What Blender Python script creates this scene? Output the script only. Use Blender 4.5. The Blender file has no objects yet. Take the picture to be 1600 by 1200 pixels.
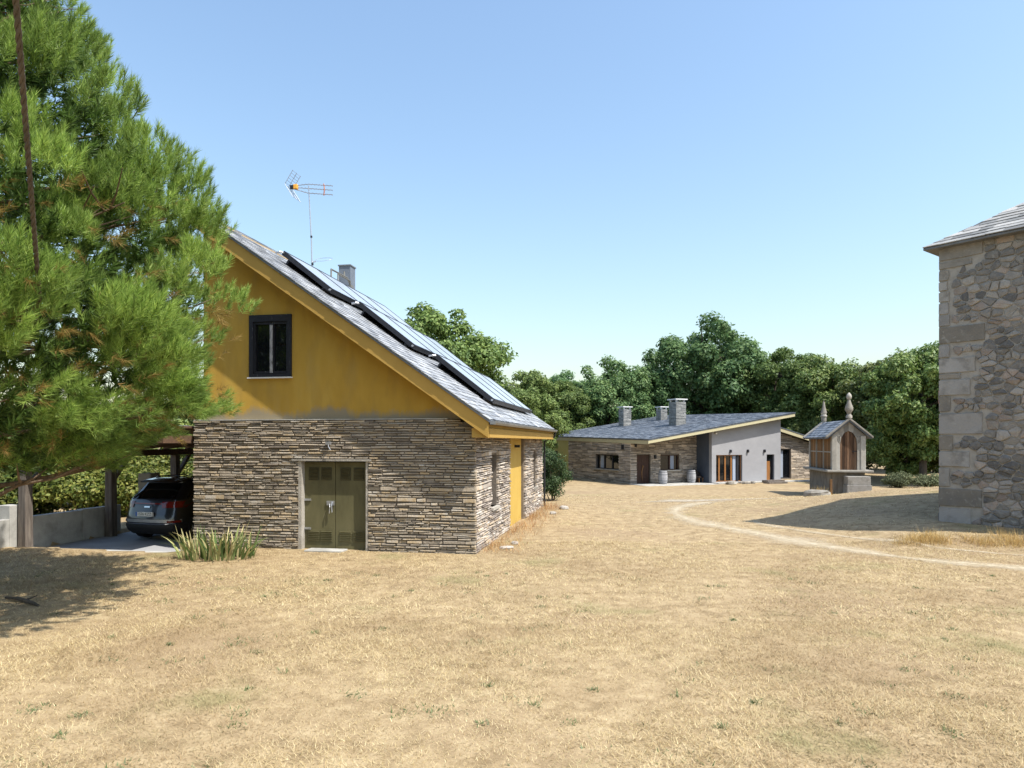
import bpy, math, random
import numpy as np
from mathutils import Vector, Matrix

# ------------------------------------------------------------------ camera, world, sun, exposure
sc = bpy.context.scene
col = sc.collection
CAMZ, FPX = 2.5, 1067.0
cam = bpy.data.cameras.new('camera')
camo = bpy.data.objects.new('camera', cam); col.objects.link(camo)
camo.location = (0, 0, CAMZ); camo.rotation_euler = (math.pi / 2, 0, 0)
cam.sensor_width = 36; cam.lens = 24.0; cam.shift_y = 90 / 1600
cam.clip_start = .05; cam.clip_end = 3000
sc.camera = camo

SUN_EL = math.radians(58.0); SUN_AZ = math.radians(123.0)      # azimuth from +Y, clockwise
SV = Vector((math.sin(SUN_AZ) * math.cos(SUN_EL), math.cos(SUN_AZ) * math.cos(SUN_EL), math.sin(SUN_EL)))
w = bpy.data.worlds.new('World'); sc.world = w; w.use_nodes = True
nt = w.node_tree; nt.nodes.clear()
sky = nt.nodes.new('ShaderNodeTexSky'); sky.sky_type = 'NISHITA'; sky.sun_disc = False
sky.sun_elevation = SUN_EL; sky.sun_rotation = SUN_AZ
sky.altitude = 0; sky.air_density = 1.6; sky.dust_density = 1.7; sky.ozone_density = 3.6
bgn = nt.nodes.new('ShaderNodeBackground'); bgn.inputs[1].default_value = .15
wo = nt.nodes.new('ShaderNodeOutputWorld')
nt.links.new(sky.outputs[0], bgn.inputs[0]); nt.links.new(bgn.outputs[0], wo.inputs[0])
sl = bpy.data.lights.new('sun', 'SUN'); sl.energy = 5.0; sl.angle = math.radians(.53); sl.color = (1, .95, .87)
so = bpy.data.objects.new('sun', sl); col.objects.link(so); so.location = (20, -10, 40)
so.rotation_euler = SV.to_track_quat('Z', 'Y').to_euler()
sc.view_settings.view_transform = 'Standard'; sc.view_settings.look = 'None'
sc.view_settings.exposure = .66; sc.view_settings.gamma = 1.0; sc.view_settings.use_curve_mapping = False
sc.cycles.use_denoising = True
sc.cycles.max_bounces = 6; sc.cycles.transparent_max_bounces = 8
sc.cycles.sample_clamp_indirect = 6

R = random.Random(7)
NR = np.random.default_rng(11)
PI = math.pi

# ------------------------------------------------------------------ materials
MATS = {}
def mat(name, cols, scale=4., rough=.85, bump=.25, bscale=None, rand=0., metal=0., stretch=(1, 1, 1), spec=.3,
        trans=0., detail=5., coat=0., huev=0., stain=None, stain2=None, world=False, tint=0.):
    """procedural material: noise colour ramp, per-piece random shade, bump"""
    m = bpy.data.materials.new(name); m.use_nodes = True
    n = m.node_tree.nodes; l = m.node_tree.links; n.clear()
    out = n.new('ShaderNodeOutputMaterial'); b = n.new('ShaderNodeBsdfPrincipled')
    tc = n.new('ShaderNodeTexCoord'); mp = n.new('ShaderNodeMapping'); mp.inputs['Scale'].default_value = stretch
    if world:
        ge = n.new('ShaderNodeNewGeometry'); l.new(ge.outputs['Position'], mp.inputs[0])
    else:
        l.new(tc.outputs['Object'], mp.inputs[0])
    no = n.new('ShaderNodeTexNoise'); no.inputs['Scale'].default_value = scale; no.inputs['Detail'].default_value = detail
    no.inputs['Roughness'].default_value = .62
    l.new(mp.outputs[0], no.inputs['Vector'])
    cr = n.new('ShaderNodeValToRGB'); el = cr.color_ramp.elements
    k = len(cols)
    while len(el) < k: el.new(.5)
    for i, c in enumerate(cols):
        el[i].position = .28 + .44 * i / max(1, k - 1); el[i].color = (*c, 1)
    fac = no.outputs['Fac']
    colr = cr.outputs[0]
    if rand:
        g = n.new('ShaderNodeNewGeometry'); oi = n.new('ShaderNodeObjectInfo')
        ad = n.new('ShaderNodeMath'); ad.operation = 'ADD'
        l.new(g.outputs['Random Per Island'], ad.inputs[0]); l.new(oi.outputs['Random'], ad.inputs[1])
        fr = n.new('ShaderNodeMath'); fr.operation = 'FRACT'; l.new(ad.outputs[0], fr.inputs[0])
        mx = n.new('ShaderNodeMath'); mx.operation = 'MULTIPLY_ADD'       # ramp position = noise*(1-rand)+random*rand
        mx.inputs[1].default_value = rand
        s2 = n.new('ShaderNodeMath'); s2.operation = 'MULTIPLY'; s2.inputs[1].default_value = 1 - rand
        l.new(no.outputs['Fac'], s2.inputs[0]); l.new(fr.outputs[0], mx.inputs[0]); l.new(s2.outputs[0], mx.inputs[2])
        fac = mx.outputs[0]
        # second decorrelated value for brightness
        m2 = n.new('ShaderNodeMath'); m2.operation = 'MULTIPLY'; m2.inputs[1].default_value = 7.31; l.new(fr.outputs[0], m2.inputs[0])
        f2 = n.new('ShaderNodeMath'); f2.operation = 'FRACT'; l.new(m2.outputs[0], f2.inputs[0])
        mr = n.new('ShaderNodeMapRange'); mr.inputs[3].default_value = 1 - .45 * rand; mr.inputs[4].default_value = 1 + .4 * rand
        l.new(f2.outputs[0], mr.inputs[0])
        hs = n.new('ShaderNodeHueSaturation'); l.new(cr.outputs[0], hs.inputs['Color']); l.new(mr.outputs[0], hs.inputs['Value'])
        colr = hs.outputs[0]
    l.new(fac, cr.inputs[0])
    for stain in [q for q in (stain, stain2) if q]:   # (colour, scale, threshold, amount)  weathering with its own shape
        ns = n.new('ShaderNodeTexNoise'); ns.inputs['Scale'].default_value = stain[1]; ns.inputs['Detail'].default_value = 6
        l.new(mp.outputs[0], ns.inputs['Vector'])
        rr = n.new('ShaderNodeMapRange'); rr.inputs[1].default_value = stain[2]; rr.inputs[2].default_value = stain[2] + .12
        rr.inputs[4].default_value = stain[3]; l.new(ns.outputs['Fac'], rr.inputs[0])
        ms = n.new('ShaderNodeMix'); ms.data_type = 'RGBA'; l.new(rr.outputs[0], ms.inputs[0])
        l.new(colr, ms.inputs[6]); ms.inputs[7].default_value = (*stain[0], 1); colr = ms.outputs[2]
    if tint:                                      # each tree a little different in hue and depth
        ot = n.new('ShaderNodeObjectInfo'); t1 = n.new('ShaderNodeMapRange'); t1.inputs[3].default_value = 1 - tint; t1.inputs[4].default_value = 1 + tint; l.new(ot.outputs['Random'], t1.inputs[0])
        t2 = n.new('ShaderNodeMath'); t2.operation = 'MULTIPLY'; t2.inputs[1].default_value = 5.7; l.new(ot.outputs['Random'], t2.inputs[0]); t3 = n.new('ShaderNodeMath'); t3.operation = 'FRACT'; l.new(t2.outputs[0], t3.inputs[0])
        t4 = n.new('ShaderNodeMapRange'); t4.inputs[3].default_value = .5 - .1 * tint; t4.inputs[4].default_value = .5 + .06 * tint; l.new(t3.outputs[0], t4.inputs[0])
        hz_ = n.new('ShaderNodeHueSaturation'); l.new(colr, hz_.inputs['Color']); l.new(t1.outputs[0], hz_.inputs['Value']); l.new(t4.outputs[0], hz_.inputs['Hue']); colr = hz_.outputs[0]
    l.new(colr, b.inputs['Base Color'])
    b.inputs['Roughness'].default_value = rough; b.inputs['Metallic'].default_value = metal
    b.inputs['Specular IOR Level'].default_value = spec
    if coat: b.inputs['Coat Weight'].default_value = coat; b.inputs['Coat Roughness'].default_value = .04
    if bump:
        nb = n.new('ShaderNodeTexNoise'); nb.inputs['Scale'].default_value = bscale or scale * 5; nb.inputs['Detail'].default_value = 6
        l.new(mp.outputs[0], nb.inputs['Vector'])
        bp = n.new('ShaderNodeBump'); bp.inputs['Strength'].default_value = bump; bp.inputs['Distance'].default_value = .02
        l.new(nb.outputs['Fac'], bp.inputs['Height']); l.new(bp.outputs[0], b.inputs['Normal'])
    if trans:
        t = n.new('ShaderNodeBsdfTranslucent'); l.new(colr, t.inputs[0])
        mi = n.new('ShaderNodeMixShader'); mi.inputs[0].default_value = trans
        l.new(b.outputs[0], mi.inputs[1]); l.new(t.outputs[0], mi.inputs[2]); l.new(mi.outputs[0], out.inputs[0])
    else:
        l.new(b.outputs[0], out.inputs[0])
    MATS[name] = m
    return m

def glassmat(name, tint, rough=.03):
    m = bpy.data.materials.new(name); m.use_nodes = True
    b = m.node_tree.nodes['Principled BSDF']
    b.inputs['Base Color'].default_value = (*tint, 1); b.inputs['Roughness'].default_value = rough
    b.inputs['Specular IOR Level'].default_value = .6
    n = m.node_tree.nodes; l = m.node_tree.links
    no = n.new('ShaderNodeTexNoise'); no.inputs['Scale'].default_value = 1.3
    bp = n.new('ShaderNodeBump'); bp.inputs['Strength'].default_value = .04; l.new(no.outputs[0], bp.inputs['Height']); l.new(bp.outputs[0], b.inputs['Normal'])
    MATS[name] = m

mat('ground', [(.17, .12, .062), (.29, .215, .12), (.39, .305, .18)], 3.3, .95, .6, 30, stain=((.17, .16, .06), .55, .60, .5), stain2=((.24, .17, .10), .3, .52, .6), world=True)
mat('straw', [(.29, .205, .095), (.48, .375, .195), (.66, .55, .33)], 1.1, .8, 0, rand=.55, trans=.25, world=True, stain=((.29, .20, .11), .42, .48, .55), stain2=((.25, .25, .11), .55, .56, .6))
mat('tall_straw', [(.36, .22, .07), (.52, .36, .13), (.6, .45, .2)], 2, .8, 0, rand=.6, trans=.25)
mat('green_weed', [(.07, .11, .03), (.12, .16, .06), (.17, .2, .1)], 2, .7, 0, rand=.6, trans=.3)
mat('dry_weed', [(.22, .09, .03), (.38, .19, .07), (.45, .3, .13)], 2, .85, 0, rand=.6, trans=.2)
mat('dirt', [(.38, .31, .2), (.48, .41, .29), (.56, .49, .37)], 3, .95, .5, 25, world=True)
mat('gravel', [(.3, .26, .2), (.42, .37, .29), (.5, .45, .36)], 3, .95, .5, 25, world=True)
mat('schist', [(.18, .15, .12), (.28, .235, .18), (.35, .30, .235), (.35, .265, .16), (.40, .36, .30)], 3.2, .82, .6, 22, rand=.42)
mat('schist_pale', [(.2, .165, .14), (.33, .285, .24), (.43, .38, .33), (.40, .31, .21), (.48, .44, .39)], 3.2, .82, .55, 22, rand=.5)
mat('schist_house', [(.24, .205, .17), (.36, .31, .255), (.45, .39, .325), (.48, .40, .31)], 3.2, .85, .4, 15, rand=.5)
mat('chimney_stone', [(.14, .14, .135), (.21, .21, .20), (.28, .275, .26)], 3.2, .85, .4, 15, rand=.4)
mat('joint', [(.10, .085, .07), (.16, .14, .115)], 6, .95, .3)
mat('joint_pale', [(.12, .10, .085), (.2, .17, .14)], 6, .95, .3)
mat('ochre', [(.33, .20, .045), (.40, .245, .052), (.44, .28, .07)], .8, .9, .12, 60, stain=((.24, .17, .07), 1.2, .6, .45))
mat('ochre_trim', [(.36, .22, .05), (.42, .265, .065)], 1.5, .8, .1, 40)
mat('ochre_bright', [(.44, .29, .06), (.5, .34, .08)], 1.5, .8, .1, 40)
mat('ochre_gable', [(.37, .225, .036), (.43, .265, .044), (.46, .30, .06)], .8, .9, .2, 60, stain=((.29, .185, .048), 1.8, .50, .28), stain2=((.35, .26, .10), 1.0, .57, .25), stretch=(1.8, 1, .6))
mat('damp', [(.13, .125, .1), (.26, .24, .18), (.36, .27, .12)], 2.5, .95, .2, 40, stretch=(1, 1, 2))
mat('slate', [(.17, .18, .195), (.26, .27, .285), (.36, .37, .38)], 2.2, .55, .35, 25, rand=.5, spec=.5)
mat('slate_dark', [(.07, .085, .11), (.125, .145, .175), (.19, .21, .24)], 1.6, .6, .3, 20, rand=.5, spec=.45)
mat('slate_tower', [(.13, .13, .125), (.24, .24, .23), (.34, .33, .31)], 2.2, .6, .4, 20, rand=.5, spec=.4)
mat('zinc', [(.2, .21, .22), (.32, .33, .34)], 3, .45, .05, metal=.6)
mat('black_metal', [(.012, .013, .018), (.022, .024, .03)], 4, .45, .05)
mat('black_paint', [(.010, .011, .016), (.02, .021, .028)], 6, .6, .2, 30, stain=((.36, .35, .36), 7, .66, .6), stretch=(4, 4, 1))
mat('worn_paint', [(.015, .016, .022), (.3, .3, .31), (.42, .41, .41)], 9, .8, .3, 30, stretch=(3, 3, .7))
mat('olive_door', [(.07, .063, .032), (.10, .092, .046), (.125, .113, .058)], 1.2, .5, .08, 50, stain=((.30, .29, .22), 5, .68, .5), stretch=(2.5, 1, .8))
mat('olive_dark', [(.04, .038, .02), (.06, .055, .03)], 3, .6, .05)
mat('galv', [(.3, .31, .33), (.45, .46, .48)], 6, .4, .1, metal=.7)
mat('plumb', [(.16, .15, .13), (.26, .25, .22)], 6, .5, .1, metal=.5)
mat('concrete', [(.24, .235, .215), (.36, .35, .325), (.44, .43, .40)], 2.2, .92, .3, 30, stain=((.13, .13, .11), 1.5, .6, .5))
mat('floor_concrete', [(.25, .25, .255), (.34, .34, .345)], 1.3, .8, .15, 30)
mat('old_wood', [(.06, .05, .042), (.12, .1, .085), (.2, .17, .14)], 3, .9, .5, 20, stretch=(6, 6, .6))
mat('beam_wood', [(.065, .038, .024), (.12, .07, .042)], 3, .8, .3, 20, stretch=(1, 6, 6))
mat('plank_wood', [(.05, .028, .016), (.125, .065, .034), (.21, .13, .08)], 2.5, .85, .5, 20, rand=.4, stretch=(7, 7, .7))
mat('slat_wood', [(.12, .062, .025), (.2, .105, .042), (.26, .15, .07)], 2.5, .85, .4, 20, rand=.4, stretch=(6, 6, .7))
mat('door_wood', [(.035, .018, .013), (.07, .034, .022)], 2.5, .6, .3, 20, stretch=(6, 6, .6))
mat('frame_wood', [(.20, .085, .025), (.30, .135, .045)], 3, .5, .2, 20, stretch=(6, 6, .6))
mat('old_granite', [(.11, .095, .075), (.19, .165, .135), (.26, .235, .2)], 2.5, .9, .5, 28, stretch=(2, 2, .6))
mat('granite', [(.19, .175, .15), (.29, .27, .235), (.38, .36, .32)], 3.5, .9, .5, 28, rand=.45, stain=((.13, .125, .1), 2.2, .6, .5))
mat('granite_q', [(.19, .17, .14), (.26, .24, .21), (.32, .305, .285)], 2.0, .9, .5, 28, rand=.45, stain=((.15, .14, .125), 2.6, .52, .6), stain2=((.36, .35, .31), 9, .58, .5))
mat('rubble', [(.145, .138, .13), (.21, .195, .175), (.26, .24, .215), (.30, .275, .24), (.29, .235, .195)], 6, .9, 1., 30, rand=.5, stain=((.34, .33, .29), 7, .6, .6), stain2=((.16, .15, .12), 3, .58, .5))
mat('mortar', [(.25, .225, .19), (.33, .305, .265), (.40, .37, .33)], 4, .95, .5, 40)
mat('grey_render', [(.25, .25, .262), (.30, .30, .312)], .9, .9, .1, 50, stretch=(1, 1, 1.5))
mat('navy_render', [(.05, .065, .09), (.075, .09, .12)], 1.2, .9, .1, 40)
mat('green_render', [(.34, .31, .11), (.42, .38, .15)], 1.2, .9, .1, 40)
mat('cream_trim', [(.40, .36, .22), (.46, .42, .27)], 1.5, .7, .05)
mat('curtain', [(.22, .26, .33), (.34, .38, .46)], 5, .9, .1, stretch=(6, 6, .2))
mat('barrel_wood', [(.22, .22, .235), (.30, .30, .315), (.36, .36, .37)], 4, .85, .3, 20, rand=.3, stretch=(5, 5, .6))
mat('barrel_hoop', [(.16, .165, .18), (.24, .25, .27)], 5, .6, .1, metal=.4)
mat('dark_seat', [(.014, .011, .010), (.03, .022, .018)], 5, .6, .2)
mat('white_cap', [(.55, .55, .54), (.66, .66, .65)], 4, .7, .1)
mat('bark', [(.06, .042, .028), (.13, .09, .06), (.2, .15, .1)], 3, .95, .7, 12, stretch=(4, 4, 1))
mat('oak_bark', [(.05, .04, .03), (.1, .08, .06)], 3, .95, .6, 12, stretch=(4, 4, 1))
mat('oak_leaf', [(0.065, 0.124, 0.032), (0.129, 0.215, 0.056), (0.215, 0.306, 0.091)], .35, .6, 0, rand=.45, trans=.4, spec=.35, tint=.25)
mat('oak_leaf_dark', [(0.053, 0.119, 0.046), (0.102, 0.188, 0.065), (0.172, 0.263, 0.096)], .35, .6, 0, rand=.45, trans=.4, spec=.35, tint=.25)
mat('chestnut_leaf', [(0.076, 0.131, 0.03), (0.147, 0.208, 0.05), (0.233, 0.283, 0.086)], .4, .55, 0, rand=.5, trans=.35, spec=.4, tint=.25)
mat('hedge_leaf', [(.05, .09, .015), (.12, .17, .03), (.2, .22, .05)], .8, .55, 0, rand=.5, trans=.4, spec=.4, tint=.25)
mat('bush_leaf', [(.02, .045, .014), (.045, .085, .025), (.09, .13, .05)], .8, .6, 0, rand=.5, trans=.3)
mat('sage_leaf', [(.10, .12, .06), (.17, .19, .10)], 1, .8, 0, rand=.5, trans=.25)
mat('needle', [(.12, .21, .045), (.21, .345, .075), (.33, .47, .13)], .5, .5, 0, rand=.45, trans=.45, spec=.35)
mat('needle_dry', [(.16, .11, .03), (.25, .19, .05), (.33, .2, .06)], .8, .7, 0, rand=.5, trans=.3)
mat('iris_leaf', [(.10, .16, .05), (.2, .27, .09), (.34, .35, .14), (.44, .38, .19)], 1.5, .6, 0, rand=.75, trans=.25)
mat('rope', [(.06, .05, .04), (.12, .10, .08)], 8, .9, .5, 60)
mat('car_paint', [(.022, .026, .036), (.028, .032, .044)], 3, .28, 0, metal=.55, coat=1., spec=.5)
mat('plastic', [(.011, .011, .012), (.018, .018, .019)], 6, .6, .1)
mat('tyre', [(.008, .008, .009), (.014, .014, .015)], 6, .85, .1)
mat('rim', [(.25, .25, .26), (.35, .35, .36)], 6, .3, 0, metal=.9)
mat('chrome', [(.6, .6, .62), (.7, .7, .72)], 3, .15, 0, metal=1)
mat('red_lamp', [(.12, .006, .006), (.18, .01, .01)], 3, .12, 0, coat=1)
mat('plate_white', [(.68, .69, .68), (.74, .75, .74)], 3, .4, 0)
mat('plate_blue', [(.02, .09, .38), (.03, .11, .42)], 3, .4, 0)
mat('plate_ink', [(.012, .012, .012), (.02, .02, .02)], 3, .5, 0)
mat('alu', [(.34, .36, .40), (.46, .48, .52)], 5, .4, 0, metal=.6)
mat('orange_plastic', [(.75, .33, .04), (.8, .4, .07)], 5, .5, 0)
mat('red_plastic', [(.4, .16, .10), (.5, .22, .14)], 5, .5, 0)
mat('pale_rock', [(.3, .275, .24), (.42, .39, .35)], 3, .9, .5, 20, rand=.3)
mat('terracotta', [(.36, .19, .12), (.44, .26, .18)], 3, .9, .3)
def rising_damp(m, z0, h, colr):
    """grey flaking tide mark along the foot of a wall, ragged upper edge"""
    n = m.node_tree.nodes; l = m.node_tree.links; b = n['Principled BSDF']; src = b.inputs['Base Color'].links[0].from_socket
    tc = n.new('ShaderNodeTexCoord'); sx = n.new('ShaderNodeSeparateXYZ'); l.new(tc.outputs['Object'], sx.inputs[0])
    mp = n.new('ShaderNodeMapping'); mp.inputs['Scale'].default_value = (1, 1, .35); l.new(tc.outputs['Object'], mp.inputs[0])
    no = n.new('ShaderNodeTexNoise'); no.inputs['Scale'].default_value = 1.6; no.inputs['Detail'].default_value = 8; no.inputs['Roughness'].default_value = .7; l.new(mp.outputs[0], no.inputs['Vector'])
    h1 = n.new('ShaderNodeMath'); h1.operation = 'SUBTRACT'; l.new(sx.outputs[2], h1.inputs[0]); h1.inputs[1].default_value = z0
    h2 = n.new('ShaderNodeMath'); h2.operation = 'DIVIDE'; l.new(h1.outputs[0], h2.inputs[0]); h2.inputs[1].default_value = h
    h3 = n.new('ShaderNodeMath'); h3.operation = 'MULTIPLY_ADD'; l.new(no.outputs['Fac'], h3.inputs[0]); h3.inputs[1].default_value = -2.2; l.new(h2.outputs[0], h3.inputs[2])
    mr = n.new('ShaderNodeMapRange'); mr.inputs[1].default_value = -.45; mr.inputs[2].default_value = -.85; mr.inputs[3].default_value = 0; mr.inputs[4].default_value = .85; l.new(h3.outputs[0], mr.inputs[0])
    mx = n.new('ShaderNodeMix'); mx.data_type = 'RGBA'; l.new(mr.outputs[0], mx.inputs[0]); l.new(src, mx.inputs[6]); mx.inputs[7].default_value = (*colr, 1); l.new(mx.outputs[2], b.inputs['Base Color'])
rising_damp(MATS['ochre_gable'], 3.0, .42, (.235, .21, .16))
def worn_edge(m):
    """bare earth thins out into the grass towards the edges of the track"""
    n = m.node_tree.nodes; l = m.node_tree.links; out = n['Material Output']; b = n['Principled BSDF']
    at = n.new('ShaderNodeAttribute'); at.attribute_name = 'wear'
    ge = n.new('ShaderNodeNewGeometry'); no = n.new('ShaderNodeTexNoise'); no.inputs['Scale'].default_value = 7; no.inputs['Detail'].default_value = 8; no.inputs['Roughness'].default_value = .75; l.new(ge.outputs['Position'], no.inputs['Vector'])
    ad = n.new('ShaderNodeMath'); ad.operation = 'MULTIPLY_ADD'; l.new(no.outputs['Fac'], ad.inputs[0]); ad.inputs[1].default_value = 1.3; l.new(at.outputs['Fac'], ad.inputs[2])
    mr = n.new('ShaderNodeMapRange'); mr.inputs[1].default_value = .72; mr.inputs[2].default_value = 1.5; mr.inputs[4].default_value = .82; l.new(ad.outputs[0], mr.inputs[0])
    tr = n.new('ShaderNodeBsdfTransparent'); mi = n.new('ShaderNodeMixShader'); l.new(mr.outputs[0], mi.inputs[0]); l.new(tr.outputs[0], mi.inputs[1]); l.new(b.outputs[0], mi.inputs[2]); l.new(mi.outputs[0], out.inputs[0])
def growth_and_inner_shade(m):
    """new shoots yellower and lighter; shade inside the crown put in as darker colour"""
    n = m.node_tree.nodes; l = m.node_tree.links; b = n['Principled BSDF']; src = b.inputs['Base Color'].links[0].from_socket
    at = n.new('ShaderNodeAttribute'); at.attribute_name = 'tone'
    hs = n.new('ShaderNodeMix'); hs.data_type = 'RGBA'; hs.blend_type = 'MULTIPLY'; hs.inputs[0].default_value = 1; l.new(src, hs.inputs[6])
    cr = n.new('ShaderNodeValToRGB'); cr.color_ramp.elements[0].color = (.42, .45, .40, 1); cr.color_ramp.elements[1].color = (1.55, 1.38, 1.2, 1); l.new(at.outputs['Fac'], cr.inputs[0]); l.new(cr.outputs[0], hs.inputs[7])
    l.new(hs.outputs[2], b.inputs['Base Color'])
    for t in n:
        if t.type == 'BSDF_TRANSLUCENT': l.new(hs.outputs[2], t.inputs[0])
growth_and_inner_shade(MATS['needle'])
worn_edge(MATS['dirt']); worn_edge(MATS['gravel'])
glassmat('dark_glass', (.006, .007, .009)); glassmat('car_glass', (.004, .005, .006))
glassmat('solar_glass', (.33, .36, .40), .2)  # pale base colour paints in the bright sky reflection on the collectors

# ------------------------------------------------------------------ helpers
class MB:
    def __init__(s): s.v = []; s.f = []
    def add(s, vs, fs):
        o = len(s.v); s.v += [tuple(p) for p in vs]; s.f += [tuple(i + o for i in q) for q in fs]; return s
    def box(s, x0, x1, y0, y1, z0, z1, M=None):
        vs = [Vector(p) for p in ((x0, y0, z0), (x1, y0, z0), (x1, y1, z0), (x0, y1, z0), (x0, y0, z1), (x1, y0, z1), (x1, y1, z1), (x0, y1, z1))]
        if M: vs = [M @ p for p in vs]
        return s.add(vs, [(3, 2, 1, 0), (4, 5, 6, 7), (0, 1, 5, 4), (1, 2, 6, 5), (2, 3, 7, 6), (3, 0, 4, 7)])
    def prism(s, poly, a, b, ax=1):
        """polygon in the two other axes, extruded along axis ax from a to b"""
        def P(q, t):
            if ax == 0: return (t, q[0], q[1])
            if ax == 1: return (q[0], t, q[1])
            return (q[0], q[1], t)
        n = len(poly)
        vs = [P(q, a) for q in poly] + [P(q, b) for q in poly]
        fs = [tuple(range(n)), tuple(range(2 * n - 1, n - 1, -1))] + [(i + n, (i + 1) % n + n, (i + 1) % n, i) for i in range(n)]
        return s.add(vs, fs)
    def tube(s, pts, rad, n=8):
        pts = [Vector(p) for p in pts]
        if not hasattr(rad, '__len__'): rad = [rad] * len(pts)
        up = None; rings = []
        for i, p in enumerate(pts):
            t = (pts[min(i + 1, len(pts) - 1)] - pts[max(i - 1, 0)]).normalized()
            if up is None:
                up = t.orthogonal().normalized()
            up = (up - t * up.dot(t)).normalized(); sd = t.cross(up)
            rings.append([p + (up * math.cos(a) + sd * math.sin(a)) * rad[i] for a in [2 * PI * k / n for k in range(n)]])
        vs = [q for r in rings for q in r]; fs = []
        for i in range(len(pts) - 1):
            for k in range(n):
                fs.append((i * n + k, i * n + (k + 1) % n, (i + 1) * n + (k + 1) % n, (i + 1) * n + k))
        fs.append(tuple(range(n - 1, -1, -1))); fs.append(tuple((len(pts) - 1) * n + k for k in range(n)))
        return s.add(vs, fs)
    def lathe(s, prof, c=(0, 0, 0), n=16):
        vs = []; fs = []
        for r, z in prof:
            for k in range(n):
                a = 2 * PI * k / n; vs.append((c[0] + r * math.cos(a), c[1] + r * math.sin(a), c[2] + z))
        for i in range(len(prof) - 1):
            for k in range(n):
                fs.append((i * n + k, i * n + (k + 1) % n, (i + 1) * n + (k + 1) % n, (i + 1) * n + k))
        fs.append(tuple(range(n - 1, -1, -1))); fs.append(tuple((len(prof) - 1) * n + k for k in range(n)))
        return s.add(vs, fs)
    def build(s, name, m, parent=None, smooth=False, bevel=0):
        me = bpy.data.meshes.new(name); me.from_pydata(s.v, [], s.f); me.update()
        return finish(name, me, m, parent, smooth, bevel)

def finish(name, me, m, parent=None, smooth=False, bevel=0):
    me.materials.append(MATS[m])
    if smooth:
        me.polygons.foreach_set('use_smooth', [True] * len(me.polygons))
        try: me.set_sharp_from_angle(angle=math.radians(38))
        except Exception: pass
    o = bpy.data.objects.new(name, me); col.objects.link(o)
    if parent is not None: o.parent = parent
    if bevel:
        b = o.modifiers.new('bevel', 'BEVEL'); b.width = bevel; b.segments = 2; b.limit_method = 'ANGLE'
    return o

def box(name, m, parent, x0, x1, y0, y1, z0, z1, bevel=0, M=None):
    return MB().box(x0, x1, y0, y1, z0, z1, M).build(name, m, parent, False, bevel)

def np_mesh(name, V, F):
    V = np.asarray(V, np.float32); F = np.asarray(F, np.int32); k = F.shape[1]
    me = bpy.data.meshes.new(name)
    me.vertices.add(len(V)); me.vertices.foreach_set('co', V.ravel())
    me.loops.add(F.size); me.loops.foreach_set('vertex_index', F.ravel())
    me.polygons.add(len(F)); me.polygons.foreach_set('loop_start', np.arange(0, F.size, k, dtype=np.int32))
    me.update(calc_edges=True); me.validate()
    return me

def tag(o, label, cat, group=None, kind=None):
    if label: o['label'] = label
    if cat: o['category'] = cat
    if group: o['group'] = group
    if kind: o['kind'] = kind
    return o
def thing(name, label, cat, loc=(0, 0, 0), rz=0., group=None):
    o = bpy.data.objects.new(name, None); col.objects.link(o); o.empty_display_size = .3
    o.location = loc; o.rotation_euler = (0, 0, rz)
    return tag(o, label, cat, group)
def copy_tree(root, parent=None):
    c = root.copy(); col.objects.link(c)
    if parent is not None: c.parent = parent
    for ch in list(root.children): copy_tree(ch, c)
    return c

def world_of(o):
    M = Matrix.LocRotScale(o.location, o.rotation_euler, o.scale)
    return world_of(o.parent) @ M if o.parent else M

def emit_pieces(parent, pname, sname, pieces, m, limit=300):
    """the pieces that show largest become parts of their own, the rest one joined part"""
    W = np.array(world_of(parent)); sc_ = []
    for i, (vs, fs) in enumerate(pieces):
        P = np.asarray([tuple(q) for q in vs]) @ W[:3, :3].T + W[:3, 3]
        y = np.maximum(P[:, 1], .2); px = 800 + FPX * P[:, 0] / y; py = 690 - FPX * (P[:, 2] - CAMZ) / y
        cx, cy = px.mean(), py.mean()
        a = (px.max() - px.min()) * (py.max() - py.min()) if -10 < cx < 1610 and -10 < cy < 1210 else 0
        sc_.append((-a, i))
    sc_.sort()
    own = {i for a, i in sc_[:limit] if a < 0}
    rest = MB()
    for i, (vs, fs) in enumerate(pieces):
        if i in own: MB().add(vs, fs).build(pname, m, parent)
        else: rest.add(vs, fs)
    if rest.v:
        o = rest.build(sname, m, parent); o['kind'] = 'stuff'

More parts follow.
